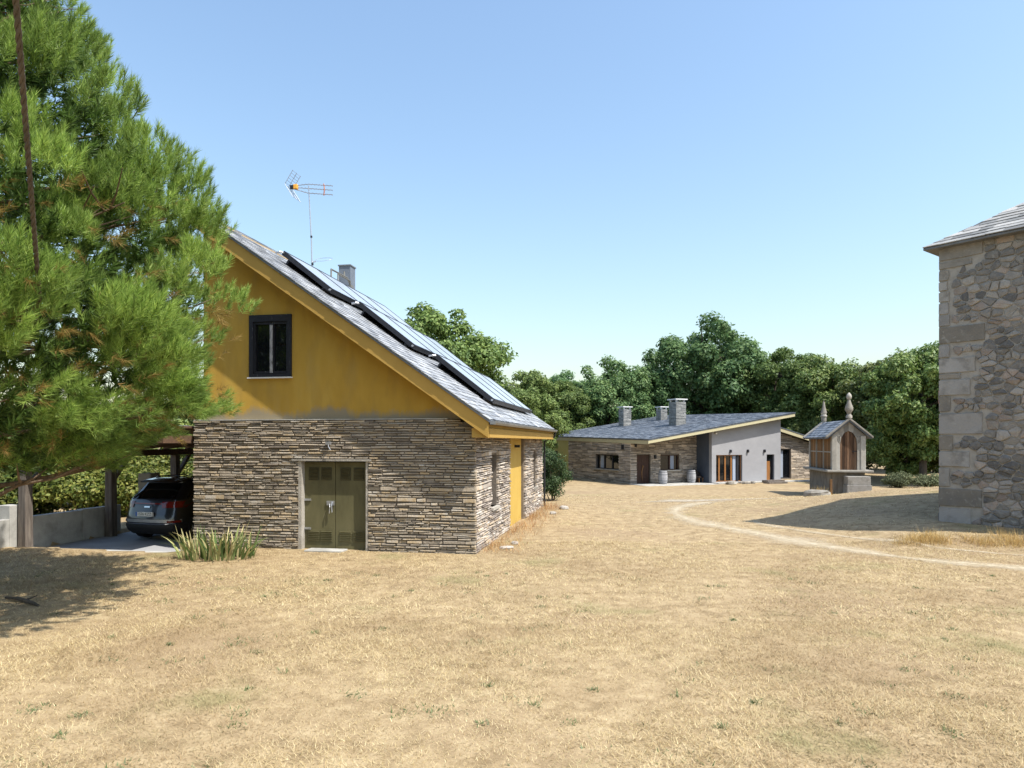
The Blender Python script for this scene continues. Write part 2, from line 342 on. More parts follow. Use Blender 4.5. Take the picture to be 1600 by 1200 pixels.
BOXF = [(3, 2, 1, 0), (4, 5, 6, 7), (0, 1, 5, 4), (1, 2, 6, 5), (2, 3, 7, 6), (3, 0, 4, 7)]
def ledgestones(rng, s0, s1, z0, z1, mapf, ztop=None, holes=(), h=(.028, .072), ln=(.13, .50), pr=(.02, .05), gap=.005):
    """thin stacked stones; mapf(s, z, d) gives the point, d = distance out of the wall"""
    out = []; z = z0; ci = 0
    while z < z1 - .012:
        hh = rng.uniform(*h) if rng.random() < .85 else rng.uniform(h[0] * .8, h[1] * 1.75)
        if z + hh > z1 - h[0]: hh = z1 - z
        ph = rng.uniform(0, 6); am = rng.uniform(.2, 1) * .012
        zz = lambda s, b: b + am * math.sin(s * 2.1 + ph) * (0 if (b <= z0 + .001 or b >= z1 - .001) else 1)
        s = s0 - rng.uniform(0, .03)
        while s < s1:
            L = rng.uniform(*ln) * (1.25 if hh > .07 else 1)
            e = min(s + L, s1 + rng.uniform(-.01, .015))
            if s1 - e < .08: e = s1 + rng.uniform(-.01, .015)
            subs = [(0., 1.)] if rng.random() > .1 or hh < .06 else [(0., .5), (.5, 1.)]
            for (q0, q1) in subs:
                segs = [(s, e)]
                for (h0, h1, g0, g1) in holes:
                    if z + hh * q1 > g0 + .005 and z + hh * q0 < g1 - .005:
                        ns = []
                        for (a, b) in segs:
                            if b <= h0 or a >= h1: ns.append((a, b)); continue
                            if a < h0 - .03: ns.append((a, h0))
                            if b > h1 + .03: ns.append((h1, b))
                        segs = ns
                for (a, b) in segs:
                    if b - a < .03: continue
                    zb0 = zz(a, z) + hh * q0 + gap * rng.uniform(.2, 1); zb1 = zz(b, z) + hh * q0 + gap * rng.uniform(.2, 1)
                    zt0 = zz(a, z) + hh * q1 - gap * rng.uniform(0, .8); zt1 = zz(b, z) + hh * q1 - gap * rng.uniform(0, .8)
                    if rng.random() < .4: zt1 -= hh * rng.uniform(0, .3) * (q1 - q0)
                    if rng.random() < .4: zt0 -= hh * rng.uniform(0, .3) * (q1 - q0)
                    if ztop:
                        zt0 = min(zt0, ztop(a)); zt1 = min(zt1, ztop(b))
                        if min(zt0 - zb0, zt1 - zb1) < .012: continue
                    d = rng.uniform(*pr); c = min(.012, (zt0 - zb0) * .22); c2 = rng.uniform(.004, .03)
                    d1 = d + rng.uniform(-.012, .012)
                    ga = a + gap * .5; gb = b - gap * .5
                    vs = [mapf(ga, zb0, -.03), mapf(gb, zb1, -.03), mapf(gb, zt1, -.03), mapf(ga, zt0, -.03),
                          mapf(ga + c2, zb0 + c, d), mapf(gb - c2, zb1 + c, d1), mapf(gb - c2 * .6, zt1 - c, d1 - rng.uniform(0, .01)), mapf(ga + c2 * .7, zt0 - c, d - rng.uniform(0, .01))]
                    out.append((vs, BOXF))
            s = e
        z += hh; ci += 1
    return out

def slates(rng, s0, s1, t1, mapf, exp=.19, wid=(.2, .34), th=.014, skip=None, t0=0.):
    """overlapping roof slates; mapf(s, t, n): s along the eave, t up the slope, n off the plane"""
    out = []; t = t0; r = 0
    while t < t1 - .02:
        s = s0 - (rng.uniform(.05, .2))
        while s < s1:
            e = s + rng.uniform(*wid)
            a, b = max(s, s0 - rng.uniform(0, .012)), min(e, s1 + rng.uniform(0, .012))
            if b - a > .03:
                top = min(t + exp * 1.25, t1); j = rng.uniform(-.014, .012); n0 = th * rng.uniform(1.2, 1.9); tl = rng.uniform(-.008, .008)
                if not skip or not skip((a + b) / 2, t + exp / 2):
                    vs = [mapf(a + .003, t + j, n0 - th), mapf(b - .003, t + j + tl, n0 - th), mapf(b - .003, top, -.002), mapf(a + .003, top, -.002),
                          mapf(a + .003, t + j, n0 + rng.uniform(0, .006)), mapf(b - .003, t + j + tl, n0 + rng.uniform(0, .006)), mapf(b - .003, top, th * .6), mapf(a + .003, top, th * .6)]
                    out.append((vs, BOXF))
            s = e
        t += exp; r += 1
    return out

# ------------------------------------------------------------------ terrain
def sstep(a, b, x):
    t = np.clip((x - a) / (b - a), 0, 1); return t * t * (3 - 2 * t)
GC = (-.824, 15.16); GA = math.radians(-10)
def to_g(x, y):
    dx, dy = x - GC[0], y - GC[1]
    return dx * math.cos(GA) + dy * math.sin(GA), -dx * math.sin(GA) + dy * math.cos(GA)
def g_world(u, v):
    return GC[0] + u * math.cos(GA) - v * math.sin(GA), GC[1] + u * math.sin(GA) + v * math.cos(GA)
def terrain(x, y):
    x = np.asarray(x, float); y = np.asarray(y, float)
    h = -.5 * sstep(16, 50, y)
    h = h + .92 * np.exp(-((x - 15.3) / 4.6) ** 2 - ((y - 24) / 5.6) ** 2)
    bank = 16.3 - .16 * (x - 9) + .25 * np.sin(x * 1.3)
    h = h + .16 * sstep(-.45, .25, y - bank) * sstep(8.6, 10.2, x) * (1 - sstep(19, 26, y))
    h = h + .03 * np.sin(x * .55 + 1.3) * np.sin(y * .47 + .4) * sstep(3, 9, np.hypot(x, y)) + .012 * np.sin(x * 2.1 + y * .9) * np.sin(y * 1.7 - x * .4)
    u, v = to_g(x, y)
    near = sstep(2.2, .3, np.maximum(np.maximum(-7.5 - u, u - .6), np.maximum(-.6 - v, v - 12)))
    h = h * (1 - near * (y < 40))
    cp = (u < -6.75) & (u > -10.95) & (v > -.85) & (v < 7.2)
    h = np.where(cp, -.42, h)
    return h
def tz(x, y): return float(terrain(x, y))

xs = np.unique(np.concatenate([np.linspace(-900, -60, 14), np.arange(-60, -16, 2.), np.arange(-16, 22, .2), np.arange(22, 60, 1.5), np.linspace(60, 900, 14)]))
ys = np.unique(np.concatenate([np.linspace(-60, 2, 12), np.arange(2, 30, .2), np.arange(30, 60, .8), np.arange(60, 120, 4.), np.linspace(120, 1600, 14)]))
GX, GY = np.meshgrid(xs, ys)
GZ = terrain(GX, GY)
nx, ny = len(xs), len(ys)
ii = (np.arange(ny - 1)[:, None] * nx + np.arange(nx - 1)[None]).ravel()
gme = np_mesh('ground', np.stack([GX, GY, GZ], -1).reshape(-1, 3), np.stack([ii, ii + 1, ii + 1 + nx, ii + nx], -1))
go = finish('ground', gme, 'ground', None, False); gme.polygons.foreach_set('use_smooth', [True] * len(gme.polygons))
go['kind'] = 'structure'; go['label'] = 'dry straw coloured lawn stretching across the yard'

# worn dirt ruts: thin sheets 4 mm above the ground with ragged edges
RUTS = []
def rut(name, m, pts, w0, label, amt=1.):
    P = np.array(pts, float); d = np.r_[0, np.cumsum(np.hypot(*np.diff(P, axis=0).T))]
    n = int(d[-1] / .12); t = np.linspace(0, d[-1], n)
    x = np.interp(t, d, P[:, 0]); y = np.interp(t, d, P[:, 1])
    for _ in range(14):
        x[1:-1] = (x[:-2] + x[2:] + 2 * x[1:-1]) / 4; y[1:-1] = (y[:-2] + y[2:] + 2 * y[1:-1]) / 4
    tx, ty = np.gradient(x), np.gradient(y); L = np.hypot(tx, ty) + 1e-9; nx_, ny_ = -ty / L, tx / L
    W = w0 * (.6 + .3 * np.sin(t * .9) * np.sin(t * .37 + 1) + .25 * np.sin(t * 2.3 + 1) * np.sin(t * 1.1)) * np.minimum(1, np.minimum(t, d[-1] - t) / 2.5 + .02)
    V = []; K = 9; E_ = []
    for k in range(K):
        q = (k / (K - 1) - .5) * 2
        X = x + nx_ * q * W * 1.15; Y = y + ny_ * q * W * 1.15
        V.append(np.stack([X, Y, terrain(X, Y) + .006 + .006 * (1 - q * q)], -1)); E_.append((1 - abs(q)) * np.minimum(1, np.minimum(t, d[-1] - t) / 2.0) * amt)
    V = np.stack(V, 1).reshape(-1, 3); i = (np.arange(n - 1)[:, None] * K + np.arange(K - 1)[None]).ravel()
    me = np_mesh(name, V, np.stack([i, i + 1, i + K + 1, i + K], -1))
    at = me.attributes.new('wear', 'FLOAT', 'POINT'); at.data.foreach_set('value', np.stack(E_, 1).ravel().astype(np.float32))
    o = finish(name, me, m, None, True)
    o['kind'] = 'structure'; o['label'] = label
    RUTS.append((x, y, W))
def gp(px, py, z=0.):
    yy = (CAMZ - z) * FPX / (py - 690); return ((px - 800) / FPX * yy, yy)
rut('dirt_track', 'dirt', [(10.2, 30.4), (8.2, 29.6), (6.6, 27.2), (5.75, 24.2), (5.65, 21.6), (6.3, 19.5), (6.95, 17.9), (7.6, 16.2), (8.3, 14.9), (9.0, 14.05), (10.3, 13.2), (13, 12.2), (18, 11.2)], .85, 'pale bare dirt wheel rut curving over the lawn', .74)
rut('dirt_track', 'dirt', [(7.9, 22.6), (7.4, 20.6), (8.2, 18.6), (9.0, 17.0), (9.7, 15.9), (10.6, 15.0), (12, 14.3), (16, 13.2)], .30, 'second fainter dirt wheel rut nearer to the rubble tower', .62)
rut('gravel_lane', 'gravel', [(5.2, 30.5), (7.5, 31.2), (10, 31.3), (13, 31.0), (17, 30.6)], 1.5, 'grey gravel lane in front of the small granary', .8)
rut('dirt_track', 'dirt', [(6.9, 26.5), (7.4, 28.6), (8.6, 29.8), (10.5, 30.2)], .9, 'pale dirt patch where the rut meets the gravel lane', .7)

# ------------------------------------------------------------------ dry grass blades
def blades(name, x, y, ln, wd, lean, m, label, heads=False):
    n = len(x); z = terrain(x, y) - .004
    az = NR.uniform(0, 2 * PI, n); ph = NR.uniform(0, 2 * PI, n)
    el = lean
    dx, dy, dz = np.cos(az) * np.cos(el), np.sin(az) * np.cos(el), np.sin(el)
    sx, sy = -np.sin(az), np.cos(az)
    P = np.stack([x, y, z], -1); D = np.stack([dx, dy, dz], -1); S = np.stack([sx, sy, np.zeros(n)], -1)
    mid = P + D * (ln * .55)[:, None]
    tip = P + D * ln[:, None] - np.stack([np.zeros(n), np.zeros(n), ln * .16], -1)
    tip[:, 2] = np.maximum(tip[:, 2], z + .006)
    hw = (wd * .5)[:, None]
    V = np.stack([P - S * hw, P + S * hw, tip], 1).reshape(-1, 3)
    b = np.arange(n) * 3
    F = np.stack([b, b + 1, b + 2], -1)
    o = finish(name, np_mesh(name, V, F), m)
    return tag(o, label, 'grass', kind='stuff')
def patch(x, y):
    return np.clip(.5 + 1.1 * sum(np.sin(x * a + y * b + p) for a, b, p in ((.5, .9, 0), (-.8, .5, 1), (1.3, -.7, 2), (.3, -1.6, 3), (1.9, 1.5, 4), (-2.3, 1.2, 5))) / 6, 0, 1)
def scatter(y0, y1, dens, xr=.80):
    n = int(dens * xr * (y1 ** 2 - y0 ** 2))
    y = np.sqrt(NR.uniform(y0 ** 2, y1 ** 2, n)); x = NR.uniform(-xr, xr, n) * y
    # clumpy
    c = sum(np.sin(x * a + y * b + p) for a, b, p in ((1.7, 2.9, 0), (-3.1, 1.3, 1), (4.3, -2.2, 2), (.9, -4.7, 3), (6.1, 5.2, 4), (-7.3, 4.1, 5))) / 6
    keep = NR.uniform(0, 1, n) < .78 + .15 * patch(x, y) + .4 * c
    u, v = to_g(x, y)
    keep &= ~((u > -7.05) & (u < .12) & (v > -.1) & (v < 11.6))
    keep &= ~((u < -6.7) & (u > -11.2) & (v > -1.2) & (v < 7.2))
    for (rx, ry, W) in RUTS:
        st = slice(None, None, 4)
        d = np.full(n, 9.)
        for a, b, ww in zip(rx[st], ry[st], W[st]):
            d = np.minimum(d, np.hypot(x - a, y - b) - ww * .5)
        keep &= NR.uniform(0, 1, n) < np.clip(.25 + (d + .12) * 3.0, .2, 1)
    return x[keep], y[keep]
x, y = scatter(3.6, 9.5, 5200, 1.02)
n = len(x); blades('dry_grass', x, y, NR.uniform(.028, .075, n) * (.85 + .75 * patch(x, y)), NR.uniform(.003, .008, n), NR.uniform(.10, .85, n), 'straw', 'short bleached dry grass of the near lawn')
x, y = scatter(9.5, 17, 1900, .94)
n = len(x); blades('dry_grass', x, y, NR.uniform(.04, .10, n) * (.9 + .6 * patch(x, y)), NR.uniform(.005, .012, n), NR.uniform(.10, .7, n), 'straw', 'short bleached dry grass in front of the stone garage')
x, y = scatter(17, 36, 220, .84)
n = len(x); blades('dry_grass', x, y, NR.uniform(.06, .16, n), NR.uniform(.008, .02, n), NR.uniform(.05, .6, n), 'straw', 'short dry grass between the garage and the low house')
tx, ty = [], []
for k in range(150):
    cy = math.sqrt(R.uniform(4.6 ** 2, 13 ** 2)); cx = R.uniform(-.72, .72) * cy
    m_ = R.randint(8, 60); sp = R.uniform(.02, .11); tx.append(NR.normal(cx, sp, m_)); ty.append(NR.normal(cy, sp, m_))
x = np.concatenate(tx); y = np.concatenate(ty); n = len(x)
blades('lawn_weeds', x, y, NR.uniform(.04, .085, n), NR.uniform(.008, .018, n), NR.uniform(.1, 1.0, n), 'green_weed', 'small green weeds dotted over the dry lawn')
# taller bleached tufts along the bank below the tower
tx, ty = [], []
for k in range(46):
    cx = R.uniform(9.3, 15.5); cy = 16.15 - .16 * (cx - 9) + .25 * math.sin(cx * 1.3) + R.uniform(-.25, .35)
    m_ = R.randint(50, 150); tx.append(NR.normal(cx, .17, m_)); ty.append(NR.normal(cy, .12, m_))
x = np.concatenate(tx); y = np.concatenate(ty); n = len(x)
blades('tall_dry_grass', x, y, NR.uniform(.14, .36, n) * (1 + .5 * (NR.uniform(0, 1, n) > .93)), NR.uniform(.004, .009, n), NR.uniform(.5, 1.45, n), 'tall_straw', 'tall golden dry grass along the bank under the tower')
# rusty dry weeds at the foot of the garage's long wall
u = NR.uniform(.12, .95, 5200) ** 1.0; v = NR.uniform(.25, 11.8, 5200)
k_ = NR.uniform(0, 1, 5200) < np.exp(-u * 2.2) * (.35 + .65 * (np.sin(v * 1.9) > -.2))
wx, wy = g_world(u[k_], v[k_]); n = len(wx)
blades('dry_weeds', wx, wy, NR.uniform(.12, .5, n), NR.uniform(.004, .010, n), NR.uniform(.5, 1.4, n), 'dry_weed', 'rusty brown dry weeds along the foot of the garage side wall')

# ------------------------------------------------------------------ the garage / stone outbuilding
G = thing('stone_garage', 'ochre gabled outbuilding with stacked stone lower walls and slanting slate roof', 'building', (GC[0], GC[1], 0), GA)
SL = .701; EU, EZ = .43, 2.97; VF, VB = -.48, 11.86; UR = -6.93
zr = lambda u: EZ + SL * (EU - u)                 # top of the roof deck
wallf = MB()
D0, D1, DH = -4.15, -2.53, 2.05
# front core wall, with the door opening
wallf.box(-6.87, D0, .0, .30, -.3, 3.0); wallf.box(D1, -.02, .0, .30, -.3, 2.94); wallf.box(D0, D1, .0, .30, DH, 3.0)
fw = wallf.build('front_wall', 'joint', G)
st = ledgestones(random.Random(3), -6.89, .03, -.12, 3.0, lambda s, z, d: (s, -d, z), holes=[(D0 - .03, D1 + .03, -.5, DH + .05)], ztop=lambda s: zr(s) - .42)
emit_pieces(fw, 'stone', 'stonework', st, 'schist', 300)
wr = MB()
W1, W2 = (1.75, 2.55), (8.95, 9.75); DR = (4.35, 7.05)
for (a, b, z0, z1) in ((.30, W1[0], -.3, 2.92), (W1[0], W1[1], -.3, .86), (W1[0], W1[1], 2.17, 2.92), (W1[1], DR[0], -.3, 2.92)): wr.box(-.36, -.02, a, b, z0, z1)
sw = wr.build('side_wall', 'joint_pale', G)
wr = MB()
for (a, b, z0, z1) in ((DR[1], W2[0], -.3, 2.92), (W2[0], W2[1], -.3, .87), (W2[0], W2[1], 2.16, 2.92), (W2[1], 11.45, -.3, 2.92)): wr.box(-.36, -.02, a, b, z0, z1)
sw2 = wr.build('side_wall', 'joint_pale', G)
hl = [(W1[0], W1[1], .86, 2.17), (W2[0], W2[1], .87, 2.16), (DR[0], DR[1], -.5, 3.2)]
st = ledgestones(random.Random(5), .02, DR[0], -.12, 2.90, lambda s, z, d: (d, s, z), holes=hl, ln=(.2, .7))
emit_pieces(sw, 'stone', 'stonework', st, 'schist_pale', 200)
st = ledgestones(random.Random(6), DR[1], 11.46, -.12, 2.90, lambda s, z, d: (d, s, z), holes=hl, ln=(.2, .7))
emit_pieces(sw2, 'stone', 'stonework', st, 'schist_pale', 100)
# the recess behind the stone front of the side wall: ochre panel with a dark door
box('recess_wall', 'ochre_bright', G, -.62, -.36, DR[0] - .1, DR[1] + .1, -.2, 2.92)
rc = MB(); rc.box(-.358, -.02, DR[0], DR[0] + .04, -.2, 2.9); rc.box(-.358, -.02, DR[1] - .04, DR[1], -.2, 2.9)
rc.build('recess_reveal', 'joint_pale', G)
box('recess_panel', 'ochre_bright', G, -.355, -.10, 5.05, DR[1] - .045, -.2, 2.88)
dd = box('side_door', 'door_wood', G, -.345, -.28, DR[0] + .06, 5.04, -.05, 2.1)
lm = box('wall_lamp', 'black_metal', G, -.10, .06, 5.75, 5.83, 2.32, 2.40)
for (a, b), (z0, z1) in ((W1, (.86, 2.17)), (W2, (.87, 2.16))):
    wf = MB(); wf.box(-.30, -.24, a, a + .05, z0, z1); wf.box(-.30, -.24, b - .05, b, z0, z1); wf.box(-.30, -.24, a + .05, b - .05, z0, z0 + .05); wf.box(-.30, -.24, a + .05, b - .05, z1 - .05, z1)
    wo_ = wf.build('window_frame', 'black_paint', G)
    box('pane', 'dark_glass', wo_, -.28, -.265, a + .05, b - .05, z0 + .05, z1 - .05)
    box('window_sill', 'granite', G, -.32, .07, a - .03, b + .03, z0 - .07, z0)
# rear and hidden walls
box('rear_wall', 'joint_pale', G, -6.7, -.36, 11.15, 11.44, -.3, 2.8)
lw = MB(); lw.prism([(-.3, 0), (11.44, 0), (11.44, 7.9), (.09, 7.9)], -6.70, -6.42, ax=0) if False else None
box('left_wall', 'ochre', G, -6.71, -6.43, .36, 11.14, -.3, zr(-6.71) - .16)
rg = MB(); rg.prism([(-6.42, 2.8), (-.4, 2.8), (-.4, zr(-.4) - .16), (-6.42, zr(-6.42) - .16)], 11.15, 11.43, ax=1)
rg.build('rear_gable', 'ochre', G)
# the plastered gable (recessed 9 cm from the stone face), opening for the window
X0, X1, Z0, Z1 = -5.5, -4.42, 4.02, 5.49
zu = lambda u: zr(u) - .15
ga = MB(); e = .34
def gpoly(p): ga.prism(p, .09, e, ax=1)
gpoly([(-6.71, 3.0), (X0, 3.0), (X0, zu(X0)), (-6.71, zu(-6.71))])
gpoly([(X0, 3.0), (X1, 3.0), (X1, Z0), (X0, Z0)])
gpoly([(X0, Z1), (X1, Z1), (X1, zu(X1)), (X0, zu(X0))])
gpoly([(X1, 3.0), (.18, 3.0), (.18, zu(.18)), (X1, zu(X1))]) if zu(.18) > 3.0 else gpoly([(X1, 3.0), (-.05, 3.0), (X1, zu(X1))])
gw = ga.build('gable_wall', 'ochre_gable', G)
box('stone_ledge', 'concrete', G, -6.88, -.62, -.045, .088, 3.0, 3.022)
# gable window
wn = MB()
for q in ((X0, X0 + .10, Z0, Z1), (X1 - .10, X1, Z0, Z1), (X0 + .10, X1 - .10, Z1 - .16, Z1), (X0 + .10, X1 - .10, Z0, Z0 + .08)):
    wn.box(q[0], q[1], .055, .17, q[2], q[3])
wn = wn.build('window_frame', 'black_paint', G)
box('pane', 'dark_glass', wn, X0 + .1, X1 - .1, .145, .155, Z0 + .08, Z1 - .16)
xm = (X0 + X1) / 2 + .02
for a, b in ((X0 + .10, xm - .01), (xm + .01, X1 - .10)):
    sh = MB()
    for q in ((a, a + .045, Z0 + .09, Z1 - .17), (b - .045, b, Z0 + .09, Z1 - .17), (a + .045, b - .045, Z0 + .09, Z0 + .14), (a + .045, b - .045, Z1 - .22, Z1 - .17)):
        sh.box(q[0], q[1], .085, .135, q[2], q[3])
    sh.build('casement', 'black_paint', wn)
box('meeting_stile', 'worn_paint', wn, xm - .035, xm + .035, .07, .084, Z0 + .10, Z1 - .24)
box('window_sill', 'white_cap', G, X0 - .03, X1 + .02, .02, .10, Z0 - .03, Z0)
# metal double door
for k, (a, b) in enumerate(((D0 + .03, -3.36), (-3.345, D1 - .02))):
    d = box('door_leaf', 'olive_door', G, a, b, .13, .17, -.06, DH - .03)
    ww = b - a
    for (z0, z1, nl) in ((1.62, 1.88, 8), (.18, .42, 6)):
        for c in (.31, .72):
            cx = a + ww * c
            wv = .13 if z0 > 1 else .16
            rim_ = MB(); rim_.box(cx - wv, cx + wv, .122, .131, z0 - .02, z1 + .02); rim_.build('vent_plate', 'olive_door' if z0 < 1 else 'olive_dark', d)
            for i in range(nl):
                zz = z0 + (z1 - z0) * (i + .5) / nl
                MB().add([(cx - wv + .02, .121, zz - .010), (cx + wv - .02, .121, zz - .010), (cx + wv - .02, .100, zz + .004), (cx - wv + .02, .100, zz + .004), (cx - wv + .02, .121, zz + .010), (cx + wv - .02, .121, zz + .010)],
                         [(0, 1, 2, 3), (3, 2, 5, 4)]).build('louvre', 'olive_door', d)
    if k == 0:
        for z in (.45, 1.12): box('hinge', 'galv', d, a - .02, a + .16, .10, .129, z, z + .045)
        hd = MB(); hd.box(b - .20, b - .02, .10, .129, 1.02, 1.12); hd.tube([(b - .06, .09, 1.10), (b - .06, .06, 1.02), (b - .05, .06, .86)], .014, 6); hd.tube([(b - .12, .09, 1.05), (b - .10, .045, .98), (b - .11, .05, .84)], .011, 6)
        hd.build('padlock_hasp', 'galv', d)
box('door_jamb', 'mortar', G, D0 - .05, D0 + .03, -.03, .20, -.1, DH)
box('door_jamb', 'mortar', G, D1 - .02, D1 + .03, -.02, .20, -.1, DH)
box('door_lintel', 'granite', G, D0 - .2, D1 + .12, -.065, .18, DH, DH + .045)
box('door_recess', 'olive_dark', G, D0 + .031, D1 - .021, .18, .24, -.2, DH - .001)
box('doorstep', 'concrete', G, D0 + .25, D0 + 1.15, -.34, .02, -.14, .035, .01)
lp = MB(); lp.box(-3.50, -3.38, -.10, -.04, 2.43, 2.50); lp.tube([(-3.44, -.07, 2.45), (-3.40, -.14, 2.38), (-3.36, -.13, 2.31)], .012, 6)
lp.build('lamp_bracket', 'galv', G)
# roof
cs = math.hypot(1, SL); sdir = (-1 / cs, SL / cs); ndir = (SL / cs, 1 / cs)
def rmap(s, t, n): return (EU + sdir[0] * t + ndir[0] * n, s, EZ + sdir[1] * t + ndir[1] * n)
TL = (EU - UR) * cs
rf = MB(); rf.prism([(EU, EZ - .06), (UR, zr(UR) - .06), (UR, zr(UR)), (EU, EZ)], VF, VB, ax=1)
rf = rf.build('roof', 'slate_dark', G)
emit_pieces(rf, 'slate', 'slating', slates(random.Random(9), VF - .03, VB + .03, TL, rmap, .20, (.22, .36)), 'slate', 300)
bd = MB(); bd.prism([(EU - .03, EZ - .39), (EU - .03, EZ - .045), (UR + .02, zr(UR) - .075), (UR + .02, zr(UR) - .42), ], VF + .03, VF + .10, ax=1)
bd.build('bargeboard', 'ochre_trim', G)
bd = MB(); bd.prism([(EU - .03, EZ - .39), (EU - .03, EZ - .045), (UR + .02, zr(UR) - .075), (UR + .02, zr(UR) - .42), ], VB - .10, VB - .03, ax=1)
bd.build('bargeboard', 'ochre_trim', G)
sf = MB(); sf.prism([(EU - .06, EZ - .17), (UR + .04, zr(UR) - .13), (UR + .04, zr(UR) - .062), (EU - .06, EZ - .10)], VF + .101, VB - .101, ax=1)
sf.build('soffit', 'ochre_trim', G)
box('eave_board', 'ochre_trim', G, .02, EU - .02, VF + .10, VB - .10, EZ - .38, EZ - .18)
gt = MB(); prof = [(EU + .005 + .065 + .06 * math.cos(a), EZ - .03 + .075 * math.sin(a)) for a in [PI + PI * k / 6 for k in range(7)]]
prof += [(q[0] * 1 - (.006 if i < 3 else (-.0)), q[1] + .008) for i, q in reversed(list(enumerate(prof)))]
gt.prism(prof, VF + .02, VB - .02, ax=1)
gt.box(EU + .01, EU + .13, VF + .015, VF + .03, EZ - .10, EZ - .02); gt.build('gutter', 'zinc', G)
MB().tube([(EU + .07, VB - .25, EZ - .1), (EU + .05, VB - .25, EZ - .28), (.08, VB - .3, EZ - .45), (.08, VB - .3, 0)], .035, 8).build('downpipe', 'black_metal', G, True)
ch = box('chimney', 'slate_dark', rf, -7.06, -6.62, 8.55, 9.0, 7.4, 8.88)
box('chimney_cap', 'zinc', rf, -7.09, -6.59, 8.52, 9.03, 8.88, 8.92)
# collector plumbing by the chimney
pl = MB(); pl.tube([(-6.5, 6.7, 8.0), (-6.5, 6.7, 8.28), (-6.5, 8.0, 8.30), (-6.5, 8.15, 8.2), (-6.5, 8.4, 8.02), (-6.5, 8.56, 8.0)], .03, 8)
pl.tube([(-6.35, 6.9, 7.8), (-6.35, 6.9, 8.16), (-6.35, 7.9, 8.16), (-6.35, 8.0, 7.8)], .025, 8)
pl.tube([(-6.5, 7.75, 8.3), (-6.5, 7.75, 8.46)], [.035, .03], 8); pl.box(-6.56, -6.44, 8.22, 8.40, 7.98, 8.10)
tag(pl.build('solar_pipe', 'plumb', None, True), 'grey collector pipes with a valve bent over the roof ridge', 'pipe')
bpy.data.objects['solar_pipe'].location = G.location; bpy.data.objects['solar_pipe'].rotation_euler = G.rotation_euler

# solar collectors: three rows of four
row_lab = ['glass solar collector in the top row below the roof ridge', 'glass solar collector in the middle row of the slate roof', 'glass solar collector in the bottom row above the gutter']
for r_, (ut, ub, va, vb) in enumerate(((-5.62, -4.22, 1.62, 8.9), (-3.84, -2.24, 2.3, 9.3), (-1.90, -.24, 2.85, 9.7))):
    t0 = (EU - ub) * cs; t1 = (EU - ut) * cs; nv = 4; pv = (vb - va) / nv
    for k in range(nv):
        P = thing('solar_collector', row_lab[r_] + (', nearest the ochre gable', ', second from the ochre gable', ', third from the ochre gable', ', farthest from the ochre gable')[k], 'solar panel', tuple(world_of(G) @ Vector(rmap(va + k * pv, t0, .02))), GA, 'solar collectors on the garage roof')
        o0 = Vector(rmap(va + k * pv, t0, .02))
        def pm(s, t, n): return Vector(rmap(va + k * pv + s, t0 + t, .02 + n + .05 * t)) - o0
        def slab(mb, s0, s1, q0, q1, n0, n1):
            mb.add([pm(s0, q0, n0), pm(s1, q0, n0), pm(s1, q1, n0), pm(s0, q1, n0), pm(s0, q0, n1), pm(s1, q0, n1), pm(s1, q1, n1), pm(s0, q1, n1)], [(0, 1, 2, 3), (7, 6, 5, 4), (4, 5, 1, 0), (5, 6, 2, 1), (6, 7, 3, 2), (7, 4, 0, 3)]); return mb
        LT = t1 - t0; wv = pv - .012
        fr_ = MB(); slab(fr_, 0, wv, 0, .05, .07, .19); slab(fr_, 0, wv, LT - .05, LT, .07, .19); slab(fr_, 0, .04, .05, LT - .05, .07, .19); slab(fr_, wv - .04, wv, .05, LT - .05, .07, .19); slab(fr_, .04, wv - .04, .05, LT - .05, .075, .10)
        fr_.build('frame', 'black_metal', P)
        slab(MB(), .041, wv - .041, .051, LT - .051, .165, .18).build('glass', 'solar_glass', P)
        for q in (.25, LT - .25):
            ft = MB(); slab(ft, .05, wv - .05, q, q + .05, -.01 - .05 * q, .069); ft.build('mounting_rail', 'black_metal', P)
        if k == 0:
            cc = MB(); cc.tube([pm(.02, LT - .02, .13), pm(-.06, LT - .02, .13), pm(-.10, LT + .02, .10), pm(-.10, LT + .10, .02)], .028, 8)
            cc.tube([pm(.02, .05, .13), pm(-.05, .05, .13)], .03, 8); cc.build('pipe_joint', 'galv', P, True)

# television antenna
mx_, my_ = g_world(-6.86, 6.0)
A = thing('television_antenna', 'television aerial mast with orange dipole above the garage roof ridge', 'antenna', (mx_, my_, 7.9), GA)
MB().tube([(.04, 0, -.75), (0, 0, 1.1), (-.10, 0, 2.95)], [.026, .022, .017], 8).build('mast', 'alu', A, True)
MB().tube([(.035, 0, .35), (.033, 0, .42)], .038, 8).build('mast_clamp', 'black_metal', A)
MB().tube([(-.005, 0, 1.25), (-.006, 0, 1.31)], .035, 8).build('mast_clamp', 'black_metal', A)
bz = 2.86
for dz, a in ((.0, .13), (.14, .02), (-.15, .24)):
    x0, x1 = -.62, .74; zz = lambda x: bz + dz * (.35 + .65 * min(1, (x - x0) / .5)) - (x + .1) * .13
    mb = MB().tube([(x0, 0, zz(x0)), (x0 + .5, 0, zz(x0 + .5)), (x1, 0, zz(x1))], .012, 6)
    bo = mb.build('boom', 'alu', A)
    el = MB()
    for i in range(9):
        x_ = -.3 + i * .125; el.tube([(x_, -.10, zz(x_)), (x_, .10, zz(x_))], .005, 5)
    el.build('director_rods', 'alu', bo)
rfm = MB()
